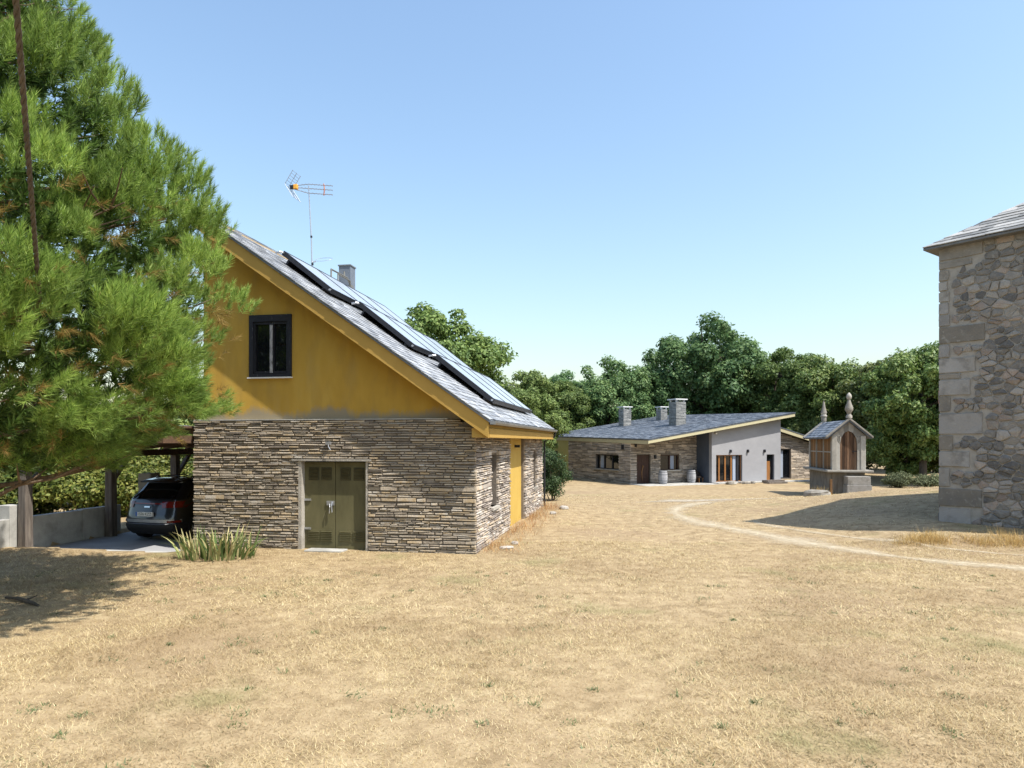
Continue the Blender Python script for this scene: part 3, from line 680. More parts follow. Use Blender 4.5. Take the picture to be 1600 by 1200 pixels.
for s in (1, -1):
    M_ = Matrix.Translation((-.80, 0, bz + .10)) @ Matrix.Rotation(s * math.radians(-57), 4, 'Y')
    for k in range(6): rfm.tube([M_ @ Vector((.05 + .09 * k, -.26, 0)), M_ @ Vector((.05 + .09 * k, .26, 0))], .0065, 5)
    for yy in (-.26, 0, .26): rfm.tube([M_ @ Vector((0, yy, 0)), M_ @ Vector((.52, yy, 0))], .009, 5)
rfm.build('reflector_grid', 'alu', A)
MB().box(-.62, -.48, -.06, .06, bz + .0, bz + .16).build('dipole_box', 'orange_plastic', A, False, .02)
MB().box(-.74, -.62, -.05, .05, bz + .02, bz + .14).build('amplifier', 'black_metal', A, False, .015)
MB().tube([(.42, 0, bz + .12), (.45, 0, bz - .02), (.44, 0, bz - .17), (.43, 0, bz - .26)], .020, 8).build('boom_spacer', 'red_plastic', A, True)
lp = [(.42 + .30 * math.cos(a), .18 * math.sin(a), .52 + .10 * math.sin(a)) for a in [2 * PI * k / 20 for k in range(21)]]
MB().tube(lp, .007, 5).tube([(.02, 0, .45), (.15, 0, .46)], .018, 6).build('loop_dipole', 'alu', A)

# ------------------------------------------------------------------ carport on the left
CP = thing('carport', 'timber carport roof on rough posts against the stone garage', 'carport', tuple(world_of(G) @ Vector((-8.8, 0, -.12))), GA)
def cpz(u): return 2.42 + .40 * (u + 10.75) / 3.8 + .12        # roof deck underside, relative to the floor
U = lambda u: u + 8.8
rp = MB(); rp.prism([(U(-11.0), cpz(-11.0)), (U(-6.95), cpz(-6.95)), (U(-6.95), cpz(-6.95) + .05), (U(-11.0), cpz(-11.0) + .05)], -1.05, 6.6, ax=1)
cr_ = rp.build('roof', 'beam_wood', CP)
def cpm(s, t, n): return (U(-11.03) + t * .9945, s, cpz(-11.03) + .052 + t * .105 + n)
emit_pieces(cr_, 'slate', 'slating', slates(random.Random(4), -1.1, 6.65, 4.05, cpm, .22, (.25, .4)), 'slate', 60)
for k in range(8):
    v = -.98 + k * 1.05
    MB().prism([(U(-10.95), cpz(-10.95) - .14), (U(-6.96), cpz(-6.96) - .14), (U(-6.96), cpz(-6.96) - .002), (U(-10.95), cpz(-10.95) - .002)], v, v + .09, ax=1).build('rafter', 'beam_wood', CP)
box('plate_beam', 'beam_wood', CP, U(-10.86), U(-10.70), -1.0, 6.5, cpz(-10.8) - .33, cpz(-10.8) - .145)
box('plate_beam', 'beam_wood', CP, U(-7.12), U(-6.97), -1.0, 6.5, cpz(-7.1) - .34, cpz(-7.1) - .145)
for v in (-.80, 1.9, 4.6):
    p = MB(); j = [R.uniform(-.02, .02) for _ in range(4)]
    zt = cpz(-10.8) - .335
    p.add([(U(-10.89), v - .11, -.1), (U(-10.66), v - .11, -.1), (U(-10.66), v + .11, -.1), (U(-10.89), v + .11, -.1), (U(-10.88) + j[0], v - .10, zt), (U(-10.68) + j[1], v - .10, zt), (U(-10.68) + j[1], v + .10, zt), (U(-10.88) + j[0], v + .10, zt)], BOXF)
    p.build('post', 'old_wood', CP, False, .012)
    MB().prism([(v + .1, zt - .55), (v + .62, zt - .01), (v + .75, zt - .01), (v + .1, zt - .70)], U(-10.83), U(-10.73), ax=0).build('brace', 'old_wood', CP)
box('support_post', 'old_wood', CP, U(-7.12), U(-6.98), -.85, -.70, -.1, cpz(-7.1) - .345) if False else None
fl = box('carport_floor', 'floor_concrete', None, -10.95, -6.72, -.62, 7.2, -.32, -.12)
fl.location = G.location; fl.rotation_euler = G.rotation_euler; fl['kind'] = 'structure'; fl['label'] = 'grey concrete floor slab under the carport'
kb = MB().box(-10.66, -7.02, -1.02, -.62, -.35, -.035); kb = kb.build('floor_kerb', 'concrete', None, False, .02)
kb.location = G.location; kb.rotation_euler = G.rotation_euler; kb['kind'] = 'structure'; kb['label'] = 'rough concrete kerb edging the carport floor'
# low concrete wall along the carport
LW = thing('concrete_wall', 'low stained concrete wall running along the open side of the carport', 'wall', tuple(world_of(G) @ Vector((-11.05, -.8, -.12))), GA)
v = -4.3
while v < 3.3:
    e = min(v + 1.55, 3.3)
    MB().box(-.09, .10, v, e - .015, -.3, .80 + R.uniform(-.015, .02)).build('wall_panel', 'concrete', LW, False, .01); v = e
MB().box(-.2, .12, -.27, .03, -.3, 1.12).build('wall_pier', 'concrete', LW, False, .015)
px_, py_ = g_world(-10.25, 2.75)
pp = MB()
for k in range(8): pp.box(-.2, .2, -.2, .2, -.02 + k * .215, -.02 + k * .215 + .205)
PL = thing('block_pillar', 'grey concrete block pillar standing behind the parked car', 'pillar', (px_, py_, -.12), GA)
for k in range(8): MB().box(-.2, .2, -.2, .2, k * .215, k * .215 + .208).build('block', 'concrete', PL, False, .008)

# ------------------------------------------------------------------ parked car
cx, cy = g_world(-9.02, 1.02)
CAR = thing('parked_car', 'dark grey sport utility car parked nose first under the carport', 'car', (cx, cy, -.118), math.radians(-17))
# plan outlines per level: (z, rear y, front y, half width)
LV = [(.22, .16, 4.25, .84), (.34, .06, 4.40, .90), (.50, .0, 4.46, .925), (.62, .0, 4.48, .928), (.74, .04, 4.46, .925), (.90, .08, 4.38, .918), (1.02, .11, 4.10, .905), (1.10, .15, 3.45, .875)]
GL = [(1.10, .15, 3.45, .875), (1.14, .20, 3.30, .855), (1.28, .36, 2.98, .79), (1.42, .52, 2.68, .73), (1.52, .60, 2.45, .68), (1.58, .56, 2.25, .63), (1.625, .75, 2.0, .55), (1.64, 1.0, 1.8, .42)]
def ring(z, r, f, h, n=40):
    out = []; cy_ = (r + f) / 2; ly = (f - r) / 2
    for k in range(n):
        a = 2 * PI * k / n; c, s = math.cos(a), math.sin(a); ex = 2 / 5.0
        out.append((h * math.copysign(abs(c) ** ex, c), cy_ + ly * math.copysign(abs(s) ** (2 / 6.5), s), z))
    return out
def loft(levels, n=40, cap=True):
    mb = MB(); vs = [p for L_ in levels for p in ring(*L_, n)]; fs = []
    for i in range(len(levels) - 1):
        for k in range(n): fs.append((i * n + k, i * n + (k + 1) % n, (i + 1) * n + (k + 1) % n, (i + 1) * n + k))
    if cap: fs.append(tuple(range(n - 1, -1, -1))); fs.append(tuple((len(levels) - 1) * n + k for k in range(n)))
    return mb.add(vs, fs)
loft(LV).build('body', 'car_paint', CAR, True)
loft(GL).build('cabin', 'car_paint', CAR, True)
def interp(LVs, z, i):
    for a, b in zip(LVs, LVs[1:]):
        if a[0] <= z <= b[0]: t = (z - a[0]) / (b[0] - a[0]); return a[i] + (b[i] - a[i]) * t
    return LVs[-1][i]
def rear_patch(z0, z1, hw0, hw1, LVs, off, nz=6, nxp=10, xc=0.):
    vs = []; fs = []
    for j in range(nz + 1):
        z = z0 + (z1 - z0) * j / nz; hw = hw0 + (hw1 - hw0) * j / nz; H = interp(LVs, z, 3); r = interp(LVs, z, 1); f = interp(LVs, z, 2)
        for i in range(nxp + 1):
            x_ = xc - hw + 2 * hw * i / nxp; c = min(.999, abs(x_) / H); s = (1 - c ** 5.0) ** (1 / 6.5)
            vs.append((x_, (r + f) / 2 - (f - r) / 2 * s - off, z))
    for j in range(nz):
        for i in range(nxp): a = j * (nxp + 1) + i; fs.append((a, a + 1, a + nxp + 2, a + nxp + 1))
    return MB().add(vs, fs)
rear_patch(1.13, 1.50, .70, .56, GL, .008).build('rear_window', 'car_glass', CAR, True)
loft([(.20, .14, 4.3, .86), (.30, .02, 4.42, .915), (.42, -.03, 4.48, .935), (.47, -.02, 4.48, .932)]).build('bumper', 'plastic', CAR, True)
rear_patch(.475, .50, .80, .80, LV, .03, 2).build('bumper_trim', 'chrome', CAR, True)
rear_patch(.52, .60, .86, .86, LV, .02, 2, 14).build('bumper_step', 'galv', CAR, True)
for s in (-1, 1):
    rear_patch(.90, 1.06, .20, .23, LV, .02, 3, 8, s * .67).build('tail_light', 'red_lamp', CAR, True)
    rear_patch(.52, .57, .10, .10, LV, .035, 2, 4, s * .76).build('reflector', 'red_lamp', CAR, True)
rear_patch(.985, 1.02, .46, .46, LV, .016, 2, 8).build('light_bar', 'red_lamp', CAR, True)
rear_patch(.90, .935, .09, .09, LV, .022, 2, 6).build('emblem', 'chrome', CAR, True)
MB().prism([(.42, 1.545), (.60, 1.59), (.95, 1.632), (.95, 1.60), (.46, 1.52)], -.60, .60, ax=0).build('spoiler', 'car_paint', CAR, False, .01)
for s in (-1, 1):
    MB().tube([(s * .55, .9, 1.60), (s * .565, 1.0, 1.665), (s * .58, 2.0, 1.665), (s * .57, 2.2, 1.60)], .018, 8).build('roof_rail', 'chrome', CAR, True)
    sw_ = MB()
    zs = [1.14, 1.28, 1.40, 1.50]
    vs = []
    for z in zs:
        h_ = interp(GL, z, 3) + .006; r = interp(GL, z, 1); f = interp(GL, z, 2)
        vs += [(s * h_ * .985, r + .34, z), (s * h_, r + 1.0, z), (s * h_, (r + f) / 2 + .3, z), (s * h_ * .99, f - .35, z)]
    fs = [(j * 4 + i, j * 4 + i + 1, j * 4 + i + 5, j * 4 + i + 4) for j in range(3) for i in range(3)]
    sw_.add(vs, fs).build('side_window', 'car_glass', CAR, True)
    MB().box(s * .95 - .09, s * .95 + .09, 2.85, 2.97, 1.08, 1.22).build('wing_mirror', 'car_paint', CAR, False, .03)
    for yy in (.85, 3.55):
        M_ = Matrix.Translation((s * .82, yy, .345)) @ Matrix.Rotation(PI / 2, 4, 'Y')
        wh = MB().lathe([(.20, -.10), (.31, -.115), (.345, -.09), (.345, .09), (.31, .115), (.20, .10)], n=28); wh.v = [tuple(M_ @ Vector(p)) for p in wh.v]
        ty_ = wh.build('wheel', 'tyre', CAR, True)
        rm = MB().lathe([(.03, -.119), (.21, -.112), (.22, -.09), (.22, .09), (.21, .112), (.03, .119)], n=20); rm.v = [tuple(M_ @ Vector(p)) for p in rm.v]
        rm.build('rim', 'rim', ty_, True)
PLY = -.045; PZ = .735; PXc = -.0
npl = MB().box(PXc - .26, PXc + .26, PLY, PLY + .06, PZ - .055, PZ + .055).build('number_plate', 'plate_white', CAR, False, .004)
MB().box(PXc - .258, PXc - .215, PLY - .003, PLY - .001, PZ - .053, PZ + .053).build('plate_band', 'plate_blue', npl)
tcv = bpy.data.curves.new('plate_text', 'FONT'); tcv.body = '1576 KZZ'; tcv.size = .105; tcv.align_x = 'CENTER'; tcv.align_y = 'CENTER'
to_ = bpy.data.objects.new('tmp_text', tcv); col.objects.link(to_)
bpy.context.view_layer.update()
tm = bpy.data.meshes.new_from_object(to_.evaluated_get(bpy.context.evaluated_depsgraph_get())); bpy.data.objects.remove(to_)
tm.transform(Matrix.Translation((PXc + .022, PLY - .004, PZ)) @ Matrix.Rotation(PI / 2, 4, 'X'))
tm.materials.clear(); finish('plate_lettering', tm, 'plate_ink', npl)

# ------------------------------------------------------------------ iris clump at the garage corner
IX, IY = -6.35, 14.72
IR = thing('iris_clump', 'clump of green and yellowed sword leaves by the garage corner', 'plant', (IX, IY, tz(IX, IY)))
ri = random.Random(21)
for k in range(190):
    a = ri.uniform(0, 2 * PI); rr = math.sqrt(ri.random()); bx_, by_ = rr * .80 * math.cos(a), rr * .45 * math.sin(a)
    dirx, diry = bx_ * .55 + ri.gauss(0, .25), by_ * .8 + ri.gauss(0, .25) - .05
    L_ = ri.uniform(.42, .82); wd = ri.uniform(.016, .028); dr = ri.uniform(.05, .75) * (1.3 if ri.random() < .3 else 1)
    pts = []
    for i in range(6):
        t = i / 5; out_ = .25 * t + dr * t * t * .8
        pts.append(Vector((bx_ + dirx * out_ * 1.1, by_ + diry * out_ * 1.1, L_ * (t - .45 * dr * t * t * t))))
    sd = Vector((-diry, dirx, 0)); sd = (sd.normalized() if sd.length > .01 else Vector((1, 0, 0))); sd = (sd + Vector((ri.gauss(0, .5), ri.gauss(0, .5), 0))).normalized()
    vs = []
    for i, p in enumerate(pts):
        w_ = wd * (1 - .9 * (i / 5) ** 2.2); vs += [p - sd * w_, p + sd * w_ ]
    MB().add(vs, [(2 * i, 2 * i + 1, 2 * i + 3, 2 * i + 2) for i in range(5)]).build('leaf', 'iris_leaf', IR)

# small things on the lawn
bx_, by_ = -7.55, 10.55
br = MB().tube([(-.48, .28, .04), (-.2, .14, .06), (.05, 0, .05), (.3, -.2, .06), (.47, -.30, .035)], [.018, .028, .03, .028, .015], 7).tube([(.02, .01, .06), (.16, .08, .12)], [.018, .008], 6)
tag(br.build('fallen_branch', 'oak_bark', None, True), 'dark fallen branch lying in the tree shade on the lawn', 'branch'); bpy.data.objects['fallen_branch'].location = (bx_, by_, tz(bx_, by_) - .02)
def rock(name, m, x, y, sx, sy, sz, label, cat, group=None, seed=0, rz=0., sink=.15):
    rr = random.Random(seed); mb = MB(); vs = []; nseg = 9
    prof = [(.80, -.5), (1.0, -.2), (.97, .2), (.82, .42), (.45, .5)]
    for (q, z) in prof:
        for k in range(nseg):
            a = 2 * PI * k / nseg; e = q * (1 + rr.uniform(-.13, .13)); c, s = math.cos(a), math.sin(a)
            f = 1 / max(abs(c), abs(s)) ** .6
            vs.append((c * e * f * sx / 2, s * e * f * sy / 2, (z + .5 + rr.uniform(-.05, .05)) * sz - sink * sz))
    fs = [(i * nseg + k, i * nseg + (k + 1) % nseg, (i + 1) * nseg + (k + 1) % nseg, (i + 1) * nseg + k) for i in range(4) for k in range(nseg)]
    fs += [tuple(range(nseg - 1, -1, -1)), tuple(4 * nseg + k for k in range(nseg))]
    o = mb.add(vs, fs).build(name, m); o.location = (x, y, tz(x, y)); o.rotation_euler = (0, 0, rz)
    return tag(o, label, cat, group)
for k, (u, v, s, lb) in enumerate(((.55, .9, .34, 'flat grey stone slab at the near foot of the garage side wall'), (.62, 1.6, .2, 'small pale stone among the weeds by the garage corner'), (.75, 8.6, .26, 'white stone by the weeds beyond the recessed ochre panel'), (.95, 10.4, .36, 'larger white stone near the far end of the garage wall'))):
    x_, y_ = g_world(u, v); rock('stone', 'pale_rock', x_, y_, s * .95, s * .75, s * (.2 if k == 0 else .42), lb, 'stone', None, k + 3)

# ------------------------------------------------------------------ rubble tower on the right
TA = math.radians(-53.1); TX, TY = 11.6, 18.5
TW = thing('stone_tower', 'old rubble stone tower with big corner blocks and slate roof', 'tower', (TX, TY, 0), TA)
L1, L2, TZ0, TZ1 = 4.6, 5.0, -.2, 7.72
tw = MB(); tw.box(0, L1, 0, L2, TZ0, TZ1); tcore = tw.build('wall', 'mortar', TW)
S57 = 57.7
QU = [(385, 409, 1.02), (411, 422, .78), (424, 440, .22), (441, 456, .20), (457, 473, .24), (474, 492, .22), (493, 511, .26), (512, 538, 1.06), (539, 560, .24), (561, 584, .86), (585, 593, .52), (594, 619, .74), (620, 644, .26), (646, 679, 1.02), (680, 704, .33), (705, 729, .72), (730, 760, .26), (762, 790, 1.0), (792, 822, .75)]
yz = lambda p: 2.5 - (p - 690) / S57
rq = random.Random(14); qs = []
quo = [(yz(b), yz(a), wq) for a, b, wq in QU]
def stone_poly(poly, d, rng, mapf, inset=.0):
    """flat-faced stone with chamfered rim from a polygon in (s, z)"""
    n = len(poly); cx_ = sum(p[0] for p in poly) / n; cz_ = sum(p[1] for p in poly) / n
    f = .88 if n > 7 else .975
    b = [mapf(p[0], p[1], -.02) for p in poly]; m1 = [mapf(p[0], p[1], d * .55) for p in poly]
    t = [mapf(cx_ + (p[0] - cx_) * f, cz_ + (p[1] - cz_) * f, d + rng.uniform(-.010, .010)) for p in poly]
    fs = [(i, (i + 1) % n, n + (i + 1) % n, n + i) for i in range(n)] + [(n + i, n + (i + 1) % n, 2 * n + (i + 1) % n, 2 * n + i) for i in range(n)]
    if n > 7:
        cp_ = mapf(cx_ + rng.uniform(-.05, .05), cz_ + rng.uniform(-.03, .03), d * 1.25 + rng.uniform(0, .012)); fs += [(2 * n + i, 2 * n + (i + 1) % n, 3 * n) for i in range(n)]
        return (b + m1 + t + [cp_], fs)
    return (b + m1 + t, fs + [tuple(2 * n + i for i in range(n))])
tmap = lambda s, z, d: (s, -d, z)
for k, (z0, z1, wq) in enumerate(quo):
    g = .014; j = lambda: rq.uniform(-.012, .012)
    p = [(-.02, z0 + g), (wq * .5, z0 + g + j()), (wq - g, z0 + g + j()), (wq - g + j() * 2, (z0 + z1) / 2), (wq - g, z1 - g + j()), (wq * .45, z1 - g + j()), (-.02, z1 - g)]
    qs.append(stone_poly(p, .030 + rq.uniform(0, .012), rq, tmap))
    if wq < .4 and rq.random() < .0: pass
for (vs, fs) in qs: MB().add(vs, fs).build('corner_block', 'granite_q', tcore)
# rubble infill: clipped cells
def clip(poly, a, b, c):           # keep a*x+b*y<=c
    out = []
    for i in range(len(poly)):
        p, q = poly[i], poly[(i + 1) % len(poly)]; dp = a * p[0] + b * p[1] - c; dq = a * q[0] + b * q[1] - c
        if dp <= 0: out.append(p)
        if (dp < 0 < dq) or (dq < 0 < dp): t = dp / (dp - dq); out.append((p[0] + (q[0] - p[0]) * t, p[1] + (q[1] - p[1]) * t))
    return out
def rubble(rng, s0, s1, z0, z1, mapf, quoin=True, cw=.32, chh=.15, ax=1.35):
    pts = []; z = z0
    row = 0
    while z < z1:
        hh = chh * rng.choice((.45, .7, .9, 1.1, 1.5)); s = s0 + rng.uniform(-.2, .1)
        while s < s1 + .1:
            ww = cw * rng.choice((.35, .6, .8, 1.1, 1.5)) * rng.uniform(.8, 1.2); pts.append((s + ww / 2, z + hh / 2 + rng.uniform(-.05, .05))); s += ww
        z += hh
    out = []
    for (px, pz) in pts:
        if not (s0 - .05 < px < s1 + .05): continue
        lim = s0
        if quoin:
            for (a, b, wq) in quo:
                if a - .02 <= pz <= b + .02: lim = max(lim, wq)
            if px < lim + .05: continue
        poly = [(px - .6, pz - .5), (px + .6, pz - .5), (px + .6, pz + .5), (px - .6, pz + .5)]
        for (qx, qz) in pts:
            dx, dz = qx - px, qz - pz
            if (dx == 0 and dz == 0) or abs(dx) > 1.3 or abs(dz) > 1.1: continue
            # anisotropic bisector
            a_, b_ = dx / ax, dz * ax
            poly = clip(poly, a_, b_, a_ * (px + dx / 2) + b_ * (pz + dz / 2))
            if len(poly) < 3: break
        if len(poly) < 3: continue
        if quoin:
            for (a, b, wq) in quo:
                zs_ = [p[1] for p in poly]
                if min(zs_) < b - .03 and max(zs_) > a + .03: poly = clip(poly, -1, 0, -(wq + .012))
                if len(poly) < 3: break
        if len(poly) < 3: continue
        for (a_, b_, c_) in ((1, 0, s1), (-1, 0, -s0), (0, 1, z1), (0, -1, -z0)):
            poly = clip(poly, a_, b_, c_)
            if len(poly) < 3: break
        if len(poly) < 3: continue
        cx_ = sum(p[0] for p in poly) / len(poly); cz_ = sum(p[1] for p in poly) / len(poly)
        g = rng.uniform(.005, .024)
        sx_ = max(p[0] for p in poly) - min(p[0] for p in poly); sz_ = max(p[1] for p in poly) - min(p[1] for p in poly)
        if sx_ < .09 or sz_ < .06: continue
        fx, fz = 1 - 2 * g / sx_, 1 - 2 * g * .8 / sz_
        poly = [(cx_ + (p[0] - cx_) * fx, cz_ + (p[1] - cz_) * fz) for p in poly]
        for _ in range(1):          # cut the corners
            nw = []
            for i in range(len(poly)):
                p, q = poly[i], poly[(i + 1) % len(poly)]
                c_ = rng.uniform(.07, .24); nw += [(p[0] + (q[0] - p[0]) * c_, p[1] + (q[1] - p[1]) * c_), (p[0] + (q[0] - p[0]) * (1 - c_), p[1] + (q[1] - p[1]) * (1 - c_))]
            poly = nw
        out.append(stone_poly(poly, rng.uniform(.012, .055), rng, mapf))
    return out
emit_pieces(tcore, 'stone', 'rubble', rubble(random.Random(31), .0, L1, TZ0, TZ1, tmap), 'rubble', 280)
o = MB()
for vs, fs in rubble(random.Random(32), .0, L2, TZ0, TZ1, lambda s, z, d: (-d, L2 - s, z), False, .5, .28): o.add(vs, fs)
o = o.build('rubble', 'rubble', tcore); o['kind'] = 'stuff'
# pyramid slate roof
OV = .30; AP = (L1 / 2, L2 / 2, 9.45); EZT = 7.74
c4 = [(-OV, -OV), (L1 + OV, -OV), (L1 + OV, L2 + OV), (-OV, L2 + OV)]
rt = MB(); rt.add([(*c, EZT) for c in c4] + [AP] + [(*c, EZT - .05) for c in c4], [(0, 1, 4), (1, 2, 4), (2, 3, 4), (3, 0, 4), (8, 7, 6, 5), (5, 6, 1, 0), (6, 7, 2, 1), (7, 8, 3, 2), (8, 5, 0, 3)])
rto = rt.build('roof', 'slate_tower', TW)
pcs = []
for k in range(4):
    A_, B_ = Vector((*c4[k], EZT)), Vector((*c4[(k + 1) % 4], EZT)); ap = Vector(AP); e1 = (B_ - A_).normalized(); Lk = (B_ - A_).length
    foot = A_ + e1 * (ap - A_).dot(e1); tv = (ap - foot); T = tv.length; tv = tv / T; nv_ = e1.cross(tv).normalized(); fs_ = (foot - A_).length
    def inside(s, t, fs_=fs_, T=T, Lk=Lk): return not (fs_ * t / T - .02 < s < Lk - (Lk - fs_) * t / T + .02)
    def mp_(s, t, n, A_=A_, e1=e1, tv=tv, nv_=nv_, fs_=fs_, T=T, Lk=Lk):
        s = min(max(s, fs_ * max(t, 0) / T - .03), Lk - (Lk - fs_) * max(t, 0) / T + .03); return A_ + e1 * s + tv * t + nv_ * (n + .004)
    pcs += slates(random.Random(40 + k), -.02, Lk + .02, T, mp_, .24, (.3, .55), .022, skip=inside)
emit_pieces(rto, 'slate', 'slating', pcs, 'slate_tower', 200)
ct = MB().box(-.16, -.005, .3, .55, 3.55, 3.9); ct.tube([(-.1, .42, 3.9), (-.1, .42, 4.15)], .06, 8)
ct.build('wall_spout', 'terracotta', TW)

# ------------------------------------------------------------------ granary (raised, on a stone base)
HX, HY = 15.93, 34.0; HZ = -.30
HO = thing('granary', 'small raised granary with wooden slats, arched plank door and stone finials', 'granary', (HX, HY, HZ), math.radians(-10))
W_, Ld = 1.58, 4.5
def hz(z): return z - HZ
box('base', 'old_granite', HO, .02, W_ - .02, .05, Ld - .05, -.3, hz(.98), .03)
box('ledge', 'granite', HO, -.28, W_ + .28, -.26, Ld + .2, hz(.98), hz(1.09), .02)
for (x_, y_) in ((0, 0), (W_ - .24, 0), (0, Ld - .24), (W_ - .24, Ld - .24)):
    box('corner_pillar', 'granite', HO, x_, x_ + .24, y_, y_ + .24, hz(1.09), hz(2.78), .02)
for y_ in (1.60, 3.0):
    for x_ in (.02, W_ - .16): box('mid_post', 'granite', HO, x_, x_ + .14, y_, y_ + .13, hz(1.09), hz(2.78), .015)
for x_ in (.05, W_ - .09):
    y_ = .25
    while y_ < Ld - .3:
        if not any(a - .10 < y_ < a + .14 for a in (1.60, 3.0)):
            box('slat', 'slat_wood', HO, x_, x_ + .03, y_, y_ + .085, hz(1.10), hz(2.76))
        y_ += .095
    box('rail', 'granite', HO, x_ - .012, x_ + .042, .24, Ld - .24, hz(1.95), hz(2.0))
for y_, dr_ in ((.03, True), (Ld - .12, False)):           # gable fronts
    gm = MB(); cx_ = W_ / 2; aw = .40; zs_ = 2.35; top = 3.0
    arc = [(cx_ + aw * math.cos(a), hz(zs_) + .62 * math.sin(a)) for a in [PI * k / 10 for k in range(11)]]
    rp_ = [(.24, hz(1.09)), (.24, hz(2.78)), (.0, hz(2.78)), (cx_, hz(3.50)), (W_, hz(2.78)), (W_ - .24, hz(2.78)), (W_ - .24, hz(1.09))]
    # right jamb, left jamb, spandrels
    gm.prism([(cx_ + aw, hz(1.09)), (W_ - .24, hz(1.09)), (W_ - .24, hz(2.78)), (cx_ + aw, hz(2.78))][::-1], y_, y_ + .12, 1) if W_ - .24 > cx_ + aw else None
    gm.prism([(.24, hz(1.09)), (cx_ - aw, hz(1.09)), (cx_ - aw, hz(2.78)), (.24, hz(2.78))][::-1], y_, y_ + .12, 1) if cx_ - aw > .24 else None
    outer = [(W_ - .0, hz(2.78)), (cx_ + (W_ / 2) * .66, hz(2.78) + .72 * .34), (cx_ + (W_ / 2) * .33, hz(2.78) + .72 * .67), (cx_, hz(3.50)), (cx_ - (W_ / 2) * .33, hz(2.78) + .72 * .67), (cx_ - (W_ / 2) * .66, hz(2.78) + .72 * .34), (0, hz(2.78))]
    inner = [(cx_ + aw * math.cos(a), hz(zs_) + .68 * math.sin(a)) for a in [PI * k / 6 for k in range(7)]]
    for i in range(6):
        gm.prism([outer[i], outer[i + 1], inner[i + 1], inner[i]], y_, y_ + .12, 1)
    gm.build('gable_stone', 'granite', HO)
    for k in range(7):
        x_ = cx_ - .395 + k * .113; h_ = 2.35 + .66 * math.sqrt(max(0, 1 - ((x_ + .055 - cx_) / .42) ** 2))
        box('door_plank', 'plank_wood', HO, x_, x_ + .104, y_ + .05, y_ + .08, hz(1.10), hz(h_), M=Matrix.Translation((0, R.uniform(-.008, .008), 0)))
    if dr_: box('latch', 'black_metal', HO, cx_ + .18, cx_ + .42, y_ + .03, y_ + .049, hz(2.0), hz(2.04))
box('back_panel', 'old_wood', HO, .12, W_ - .12, .16, .18, hz(1.1), hz(2.9))
hr = MB(); sl_ = .72 / (W_ / 2)
hr.prism([(-.24, hz(2.70)), (W_ / 2, hz(3.57)), (W_ + .24, hz(2.70)), (W_ + .24, hz(2.64)), (W_ / 2, hz(3.51)), (-.24, hz(2.64))], -.12, Ld + .12, 1)
hro = hr.build('roof', 'slate_dark', HO); pcs = []
sa = math.hypot(W_ / 2 + .24, .87)
for sgn in (1, -1):
    ux, uz = (W_ / 2 + .24) / sa * sgn, .87 / sa
    x0_ = -.24 if sgn > 0 else W_ + .24
    if sgn > 0: f_ = lambda s, t, n: (-.24 + ux_ * t - uz_ * n, s, hz(2.705) + uz_ * t + ux_ * n)
    ux_, uz_ = abs(ux), uz
    if sgn > 0: fm = lambda s, t, n, a=ux_, b=uz_: (-.26 + a * t - b * n, s, hz(2.70) + b * t + a * n)
    else: fm = lambda s, t, n, a=ux_, b=uz_: (W_ + .26 - a * t + b * n, s, hz(2.70) + b * t + a * n)
    pcs += slates(random.Random(60 + sgn), -.05, Ld + .05, sa, fm, .2, (.25, .45), .015)
emit_pieces(hro, 'slate', 'slating', pcs, 'slate_dark', 110)
for y_ in (-.16, Ld - .10):
    cpg = MB(); cpg.prism([(-.30, hz(2.66)), (W_ / 2, hz(3.58)), (W_ + .30, hz(2.66)), (W_ + .30, hz(2.76)), (W_ / 2, hz(3.69)), (-.30, hz(2.76))][::-1], y_, y_ + .26, 1)
    cpg.build('coping', 'granite', HO, False, .015)
F1 = [(.17, 0), (.17, .12), (.10, .20), (.13, .30), (.22, .42), (.21, .56), (.11, .80), (.07, .95), (.12, 1.0), (.145, 1.10), (.12, 1.20), (.05, 1.28), (.02, 1.31)]
F2 = [(.16, 0), (.16, .22), (.20, .25), (.20, .31), (.15, .34), (.15, .40), (.19, .46), (.11, .75), (.05, 1.08), (.015, 1.14)]
MB().lathe([(r * .86, z * .97) for r, z in F1], (W_ / 2, -.03, hz(3.66)), 16).build('finial', 'granite', HO, True)
MB().lathe([(r * .86, z * .97) for r, z in F2], (W_ / 2, Ld, hz(3.66)), 16).build('finial', 'granite', HO, True)
box('step', 'granite_q', HO, .50, 1.62, -.75, -.03, -.1, hz(.38), .015)
box('step', 'granite_q', HO, .53, 1.58, -.70, -.03, hz(.385), hz(.80), .015)
rock('stone', 'granite', 14.35, 32.2, 1.25, .55, .42, 'long low granite block on the gravel before the granary', 'stone', None, 90, -.1)
px_, py_ = 15.3, 32.75
stk = MB().box(-.05, .05, -.04, .04, -.2, .85); stk = stk.build('marker_stake', 'slat_wood'); stk.location = (px_, py_, tz(px_, py_)); tag(stk, 'short wooden stake beside the granite block', 'stake')
gx = NR.normal(14.75, .22, 260); gy = NR.normal(32.7, .15, 260)
blades('tall_dry_grass', gx, gy, NR.uniform(.3, .8, 260), NR.uniform(.012, .022, 260), NR.uniform(.7, 1.45, 260), 'tall_straw', 'tuft of golden grass behind the granite block')

# ------------------------------------------------------------------ low slate-roofed house
KA = math.radians(23.6); KX, KY, KZ = 8.3, 47.8, -.5
H = thing('slate_house', 'low stone and grey rendered house under a broad slanting slate roof', 'house', (KX, KY, KZ), KA)
rz_ = lambda a, v: 3.15 + .154 * (a + .1) + .022 * (v + 2.3)
MX, MY = 5.7, -1.7
